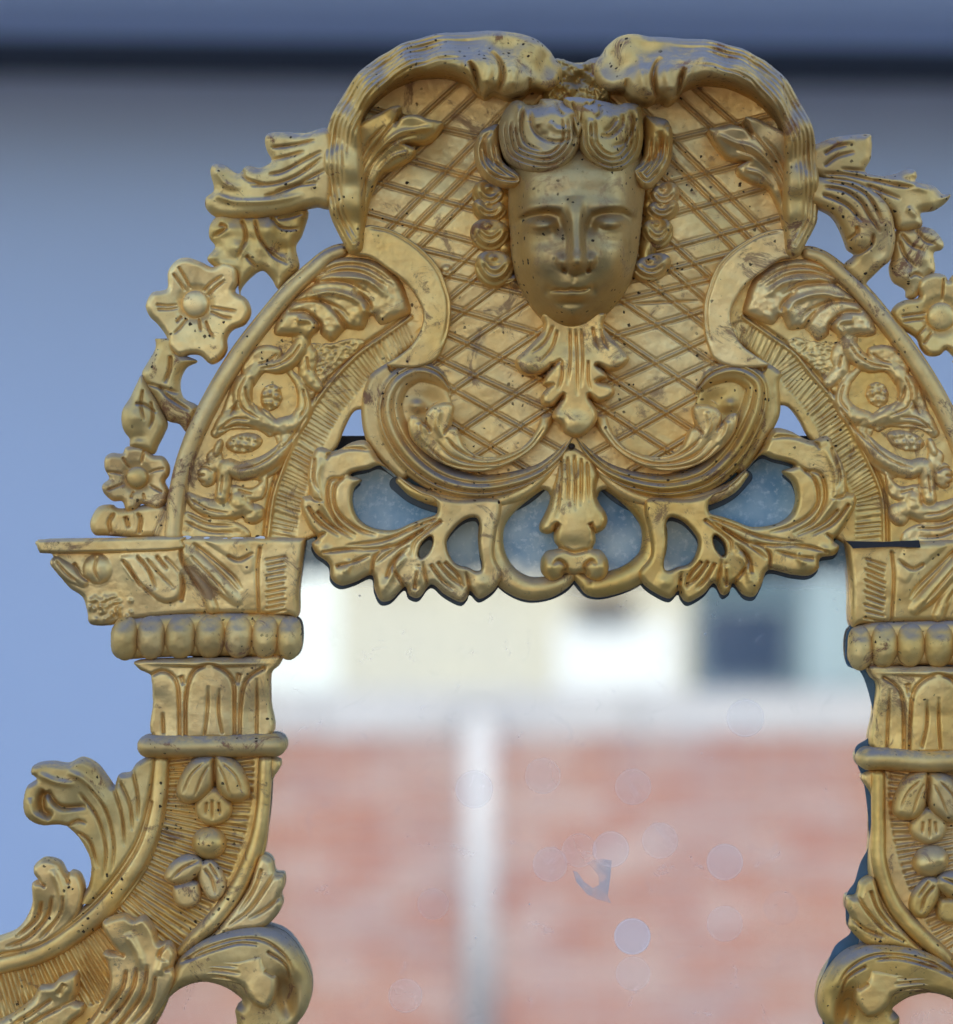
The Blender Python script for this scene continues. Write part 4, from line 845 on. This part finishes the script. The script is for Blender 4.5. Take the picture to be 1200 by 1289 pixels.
# scrap of old paper stuck to the glass
em2 = plain('painted_edge_reflection', (.05, .12, .19), .35, .5, 60)  # dark blue colour for the frame side's reflection
plate('edge_reflection_strip', [tuple(p) for p in curve([(1071.2, 700), (1072.0, 785), (1067.8, 797), (1067.1, 836), (1083.9, 845), (1094.2, 868), (1102.0, 905), (1096.8, 928), (1079.1, 942), (1081.9, 965), (1089.2, 985), (1095.0, 1030), (1095.8, 1065), (1085.1, 1088), (1077.9, 1112), (1068.2, 1128), (1067.0, 1160), (1072.8, 1176), (1054.1, 1192), (1043.9, 1215), (1035.2, 1245), (1038.0, 1300)])]+[(1045,1300),(1080,1200),(1105,1100),(1115,900),(1105,790),(1085,700)], -26, -25.6, em2, ROOT)  # strip that paints the frame side's reflection onto the glass
plate('open_joint', [(1064,681),(1110,682),(1154,680),(1156,689),(1120,688),(1072,690)], 4, 34, wood, ROOT)
gm = plain('bare_gesso', (.75, .73, .74), .9, .1, 60)
for x, y, w, h_ in ((238,676,9,3),(262,677,6,2),(300,678,14,3),(329,677,9,4),(284,678,5,2),(172,686,4,4),(1100,692,14,3),(1135,691,10,3),(1170,690,16,3),(766,129,7,4),(654,171,4,5)):
    zz = 88 if y < 200 else 18
    a_ = np.linspace(0, 2*math.pi, 9)[:-1]; rr_ = np.random.RandomState(int(x)).uniform(.6, 1.1, 8)
    if y < 200: continue
    plate('bare_gesso_chip', [(x+w*.8*q*math.cos(b), y+h_*.8*q*math.sin(b)) for b, q in zip(a_[::-1], rr_)], zz-2, zz, gm, ROOT)
sm, t, p, out = nmat('scrap_paper'); p.inputs['Base Color'].default_value = (.80, .76, .76, 1); p.inputs['Roughness'].default_value = .9
co = N(t, 'ShaderNodeTexCoord').outputs['Object']; tr = N(t, 'ShaderNodeBsdfTransparent'); mx = N(t, 'ShaderNodeMixShader')
t.links.new(ramp(t, noise(t, co, 90, 4), .35, .65, .05, .27), mx.inputs[0]); t.links.new(tr.outputs[0], mx.inputs[1]); t.links.new(p.outputs[0], mx.inputs[2]); t.links.new(mx.outputs[0], out.inputs[0])
plate('paper_scrap', [(750,1084),(760,1083),(771,1085),(769,1108),(766,1130),(770,1139),(752,1134),(740,1128),(726,1112),(722,1098),(728,1100),(736,1112),(747,1120),(755,1116),(754,1104),(746,1094),(738,1088)], -25.8, -25.2, sm, ROOT)

# ------------------------------------------------------------------ the setting
def box(name, x0, x1, y0, y1, z0, z1, mat, parent=None, off=(0, 0, 0)):
    V = [(x-off[0], y-off[1], z-off[2]) for z in (z0, z1) for y in (y0, y1) for x in (x0, x1)]
    return link(name, V, [(0,2,3,1),(4,5,7,6),(0,1,5,4),(2,6,7,3),(0,4,6,2),(1,3,7,5)], mat, parent, False)
GZ = -2.2
asph = plain('asphalt', (.09, .09, .092), .9, .2, 3, .003)
g = box('ground', -300, 300, -300, 300, GZ-.2, GZ, asph); tag(g, 'grey asphalt ground', None, None, 'structure')
# wall behind the mirror, under a rounded white canopy
wallm = plain('pale_render', (.68, .74, .92), .85, .05, 1.1, .002)
WY = 6.0
bw = empty('rendered_wall', (0, WY, GZ)); tag(bw, 'pale blue rendered wall out of focus behind the mirror', 'wall')
box('wall_face', -9, 9, WY, WY+.4, GZ, 12, wallm, bw, bw.location)
cz = .818
prof = [(0, 0)]+[(-.40+.10*(1-math.cos(a)), -.0+.12*(1-math.sin(a))) for a in np.linspace(math.pi/2, 0, 9)]+[(-.40, .62), (0, .70)]
prof = [(0, 0), (-.70, 0), (-.80, .01), (-.88, .04), (-.93, .09), (-.96, .17), (-.97, .28), (-.97, .9), (0, 1.0)]
V = [(x, y, z) for x in (-9, 9) for y, z in prof]; n = len(prof)
canm = plain('canopy_metal', (.42, .46, .60), .5, .05, 3)
can = link('canopy', V, [tuple(range(n)), tuple(range(2*n-1, n-1, -1))]+[(i, n+i, n+(i+1) % n, (i+1) % n) for i in range(n)], canm, bw, False)
can.location = (0, 0, cz-GZ)
can.rotation_euler = (0, math.radians(.7), 0)
sob = box('soffit_shade_board', -8.9, 8.9, WY-.68, WY, cz-.004, cz-.001, plain('painted_soffit_shade', (.03, .033, .045), .9), bw, bw.location)  # near-black board added: deep shade under the canopy put into its colour
sob.rotation_euler = (0, math.radians(.7), 0); sob.location = (0, 0, 0)

# what the glass reflects: a brick wall with coping, a white post and a rendered house
YW = -15.0; DR = 18.0
def rx(px): return (px-600)*S*DR/CAMD
def rz(py): return (644.5-py)*S*DR/CAMD
mort = plain('mortar', (.52, .46, .42), .9, .1, 20)
brm = bpy.data.materials.new('red_brick'); brm.use_nodes = True; t = brm.node_tree; p = t.nodes['Principled BSDF']
oi = N(t, 'ShaderNodeObjectInfo'); co = N(t, 'ShaderNodeTexCoord').outputs['Object']
geo = N(t, 'ShaderNodeNewGeometry')
rn = mth(t, 'FRACT', mth(t, 'ADD', oi.outputs['Random'], geo.outputs['Random Per Island']))
cr_ = N(t, 'ShaderNodeValToRGB'); t.links.new(rn, cr_.inputs[0])
cr_.color_ramp.elements[0].color = (.33, .105, .05, 1); cr_.color_ramp.elements[1].color = (.42, .28, .24, 1)
e_ = cr_.color_ramp.elements.new(.45); e_.color = (.35, .14, .08, 1); e_ = cr_.color_ramp.elements.new(.75); e_.color = (.32, .17, .14, 1)
mpv = N(t, 'ShaderNodeVectorMath', operation='MULTIPLY'); t.links.new(geo.outputs['Position'], mpv.inputs[0]); mpv.inputs[1].default_value = (2.6, 1, .7)
wc = mix(t, ramp(t, noise(t, mpv.outputs[0], 2.2, 4), .42, .66, 0, .5), cr_.outputs[0], (.40, .27, .22))
t.links.new(wc, p.inputs['Base Color']); p.inputs['Roughness'].default_value = .9
bwall = empty('brick_wall', (0, YW, GZ)); tag(bwall, 'red brick wall with pale coping, seen only as a blurred reflection', 'wall')
ztop = rz(925)
box('wall_core', -9, 9, YW-.24, YW-.012, GZ, ztop, mort, bwall, bwall.location)
BLn, BH, J = .215, .065, .014
me = None; rows = int((ztop-GZ)/(BH+J)); cnt = 0; rest = []
x_lo, x_hi = rx(300), rx(1130); z_lo = rz(1300)
random.seed(9)
def brick_geo(w, jit): 
    b = .004
    return [(-w/2, 0, -BH/2), (w/2, 0, -BH/2), (w/2, 0, BH/2), (-w/2, 0, BH/2), (-w/2+b, .014, -BH/2+b), (w/2-b, .014, -BH/2+b), (w/2-b, .014, BH/2-b), (-w/2+b, .014, BH/2-b)], [(4,7,6,5),(0,4,5,1),(1,5,6,2),(2,6,7,3),(3,7,4,0)]
bV, bF = brick_geo(BLn, 0)
bme = bpy.data.meshes.new('brick'); bme.from_pydata(bV, [], bF); bme.materials.append(brm)
for i in range(rows):
    zc_ = ztop-(i+.5)*(BH+J); x = -9+(i % 2)*.1125+.11
    while x < 8.9:
        if x_lo < x < x_hi and zc_ > z_lo and cnt < 300:
            o = bpy.data.objects.new('brick', bme); scene.collection.objects.link(o); o.parent = bwall
            o.location = (x, -.012+random.uniform(0, .003), zc_-GZ); cnt += 1
        else: rest.append((x, zc_))
        x += BLn+J
V, F = [], []
for x, zc_ in rest:
    b0 = len(V); dy = random.uniform(0, .003)
    V += [(x+a, -.012+b+dy, zc_-GZ+c) for a, b, c in bV]; F += [tuple(b0+k for k in f) for f in bF]
o = link('far_brickwork', V, F, brm, bwall, False); o['kind'] = 'stuff'
stone = plain('pale_stone', (.43, .42, .42), .8, .2, 3)
for k in range(15): box('coping_stone', -9+k*1.2, -9+k*1.2+1.19, YW-.28, YW+.012, ztop, rz(872), stone, bwall, bwall.location)
white = plain('white_paint', (.66, .68, .67), .5, .03, 3)
pst = empty('white_post', (rx(604), YW+.12, GZ)); tag(pst, 'white post in front of the brick wall, reflected left of centre', 'post')
def cyl(name, x, y, z0, z1, r, mat, parent, n=20):
    V = [(r*math.cos(a)+x-parent.location[0], r*math.sin(a)+y-parent.location[1], z-parent.location[2]) for z in (z0, z1) for a in np.linspace(0, 2*math.pi, n+1)[:-1]]
    return link(name, V, [(i, (i+1) % n, n+(i+1) % n, n+i) for i in range(n)]+[tuple(range(n, 2*n)), tuple(range(n))[::-1]], mat, parent)
dull = plain('weathered_white_paint', (.50, .485, .48), .6, .15, 5)
cyl('shaft', rx(604), YW+.12, GZ+.12, rz(888), .062, dull, pst); cyl('foot', rx(604), YW+.12, GZ, GZ+.12, .12, dull, pst); cyl('post_cap', rx(604), YW+.12, rz(888), rz(882), .08, dull, pst)
# house
HY = -19.0; DH = 22.0
def hx(px): return (px-600)*S*DH/CAMD
def hz(py): return (644.5-py)*S*DH/CAMD
cream = plain('cream_render', (.50, .48, .38), .9, .04, 2, .002)
hs = empty('cream_house', (0, HY, GZ)); tag(hs, 'cream rendered house with a slate roof, blurred in the top of the glass', 'house')
zt = 4.2
box('house_wall', hx(425), hx(872), HY-5, HY, GZ, zt, cream, hs, hs.location)
slate = plain('slate', (.10, .14, .19), .6, .2, 10)
V = [(hx(400), HY+.35, zt-.02), (hx(1360), HY+.35, zt-.02), (hx(1360), HY-2.5, zt+2.0), (hx(400), HY-2.5, zt+2.0), (hx(400), HY-5.35, zt-.02), (hx(1360), HY-5.35, zt-.02)]
ro = link('roof', [(a, b-HY, c-GZ) for a, b, c in V], [(0,1,2,3),(3,2,5,4),(0,3,4),(1,5,2)], slate, hs, False)
def house_box(nm, a, b, c, d, y0, y1, m, par=hs): return box(nm, hx(a), hx(b), HY+y0, HY+y1, hz(d), hz(c), m, par, par.location if par is hs else hs.location)
w1 = house_box('window_shutter', 700, 852, 782, 872, .01, .06, white)
dk = plain('dark_window', (.015, .03, .06), .12, .1, 3)
w2 = house_box('window', 885, 992, 766, 858, .012, .04, dk)
for a, b, c, d in ((878,999,758,767),(878,999,857,866),(876,886,766,858),(991,1001,766,858)): house_box('window_frame', a, b, c, d, .013, .07, plain('grey_green_frame', (.10, .15, .17), .6), w2)
house_box('lamp_bracket', 722, 800, 744, 762, .01, .18, plain('brown_bracket', (.16, .11, .06), .8))
pv = plain('pale_gable_render', (.72, .78, .78), .9, .03, 2)
nb = empty('pale_building', (hx(300), HY-3, GZ)); tag(nb, 'pale blue-white building beside the cream house, reflected at far left', 'house')
box('gable_wall', -26, hx(428), HY-6, HY-3, GZ, 3.6, pv, nb, nb.location)
box('gable_roof', -26.3, hx(429), HY-6.2, HY-2.8, 3.6, 3.75, slate, nb, nb.location)

teal = plain('grey_teal_render', (.07, .12, .15), .9, .06, 2)
box('annex_wall', hx(872), 26, HY-5, HY-.05, GZ, zt, teal, hs, hs.location)
for a, b, c, d in ((1012, 1120, 700, 866), (500, 600, 560, 660), (700, 800, 560, 660), (900, 1000, 560, 660), (1150, 1260, 560, 660), (1150, 1260, 766, 858)): house_box('window', a, b, c, d, .012, .05, dk if a != 1012 else plain('pale_teal_panel', (.26, .34, .36), .9))
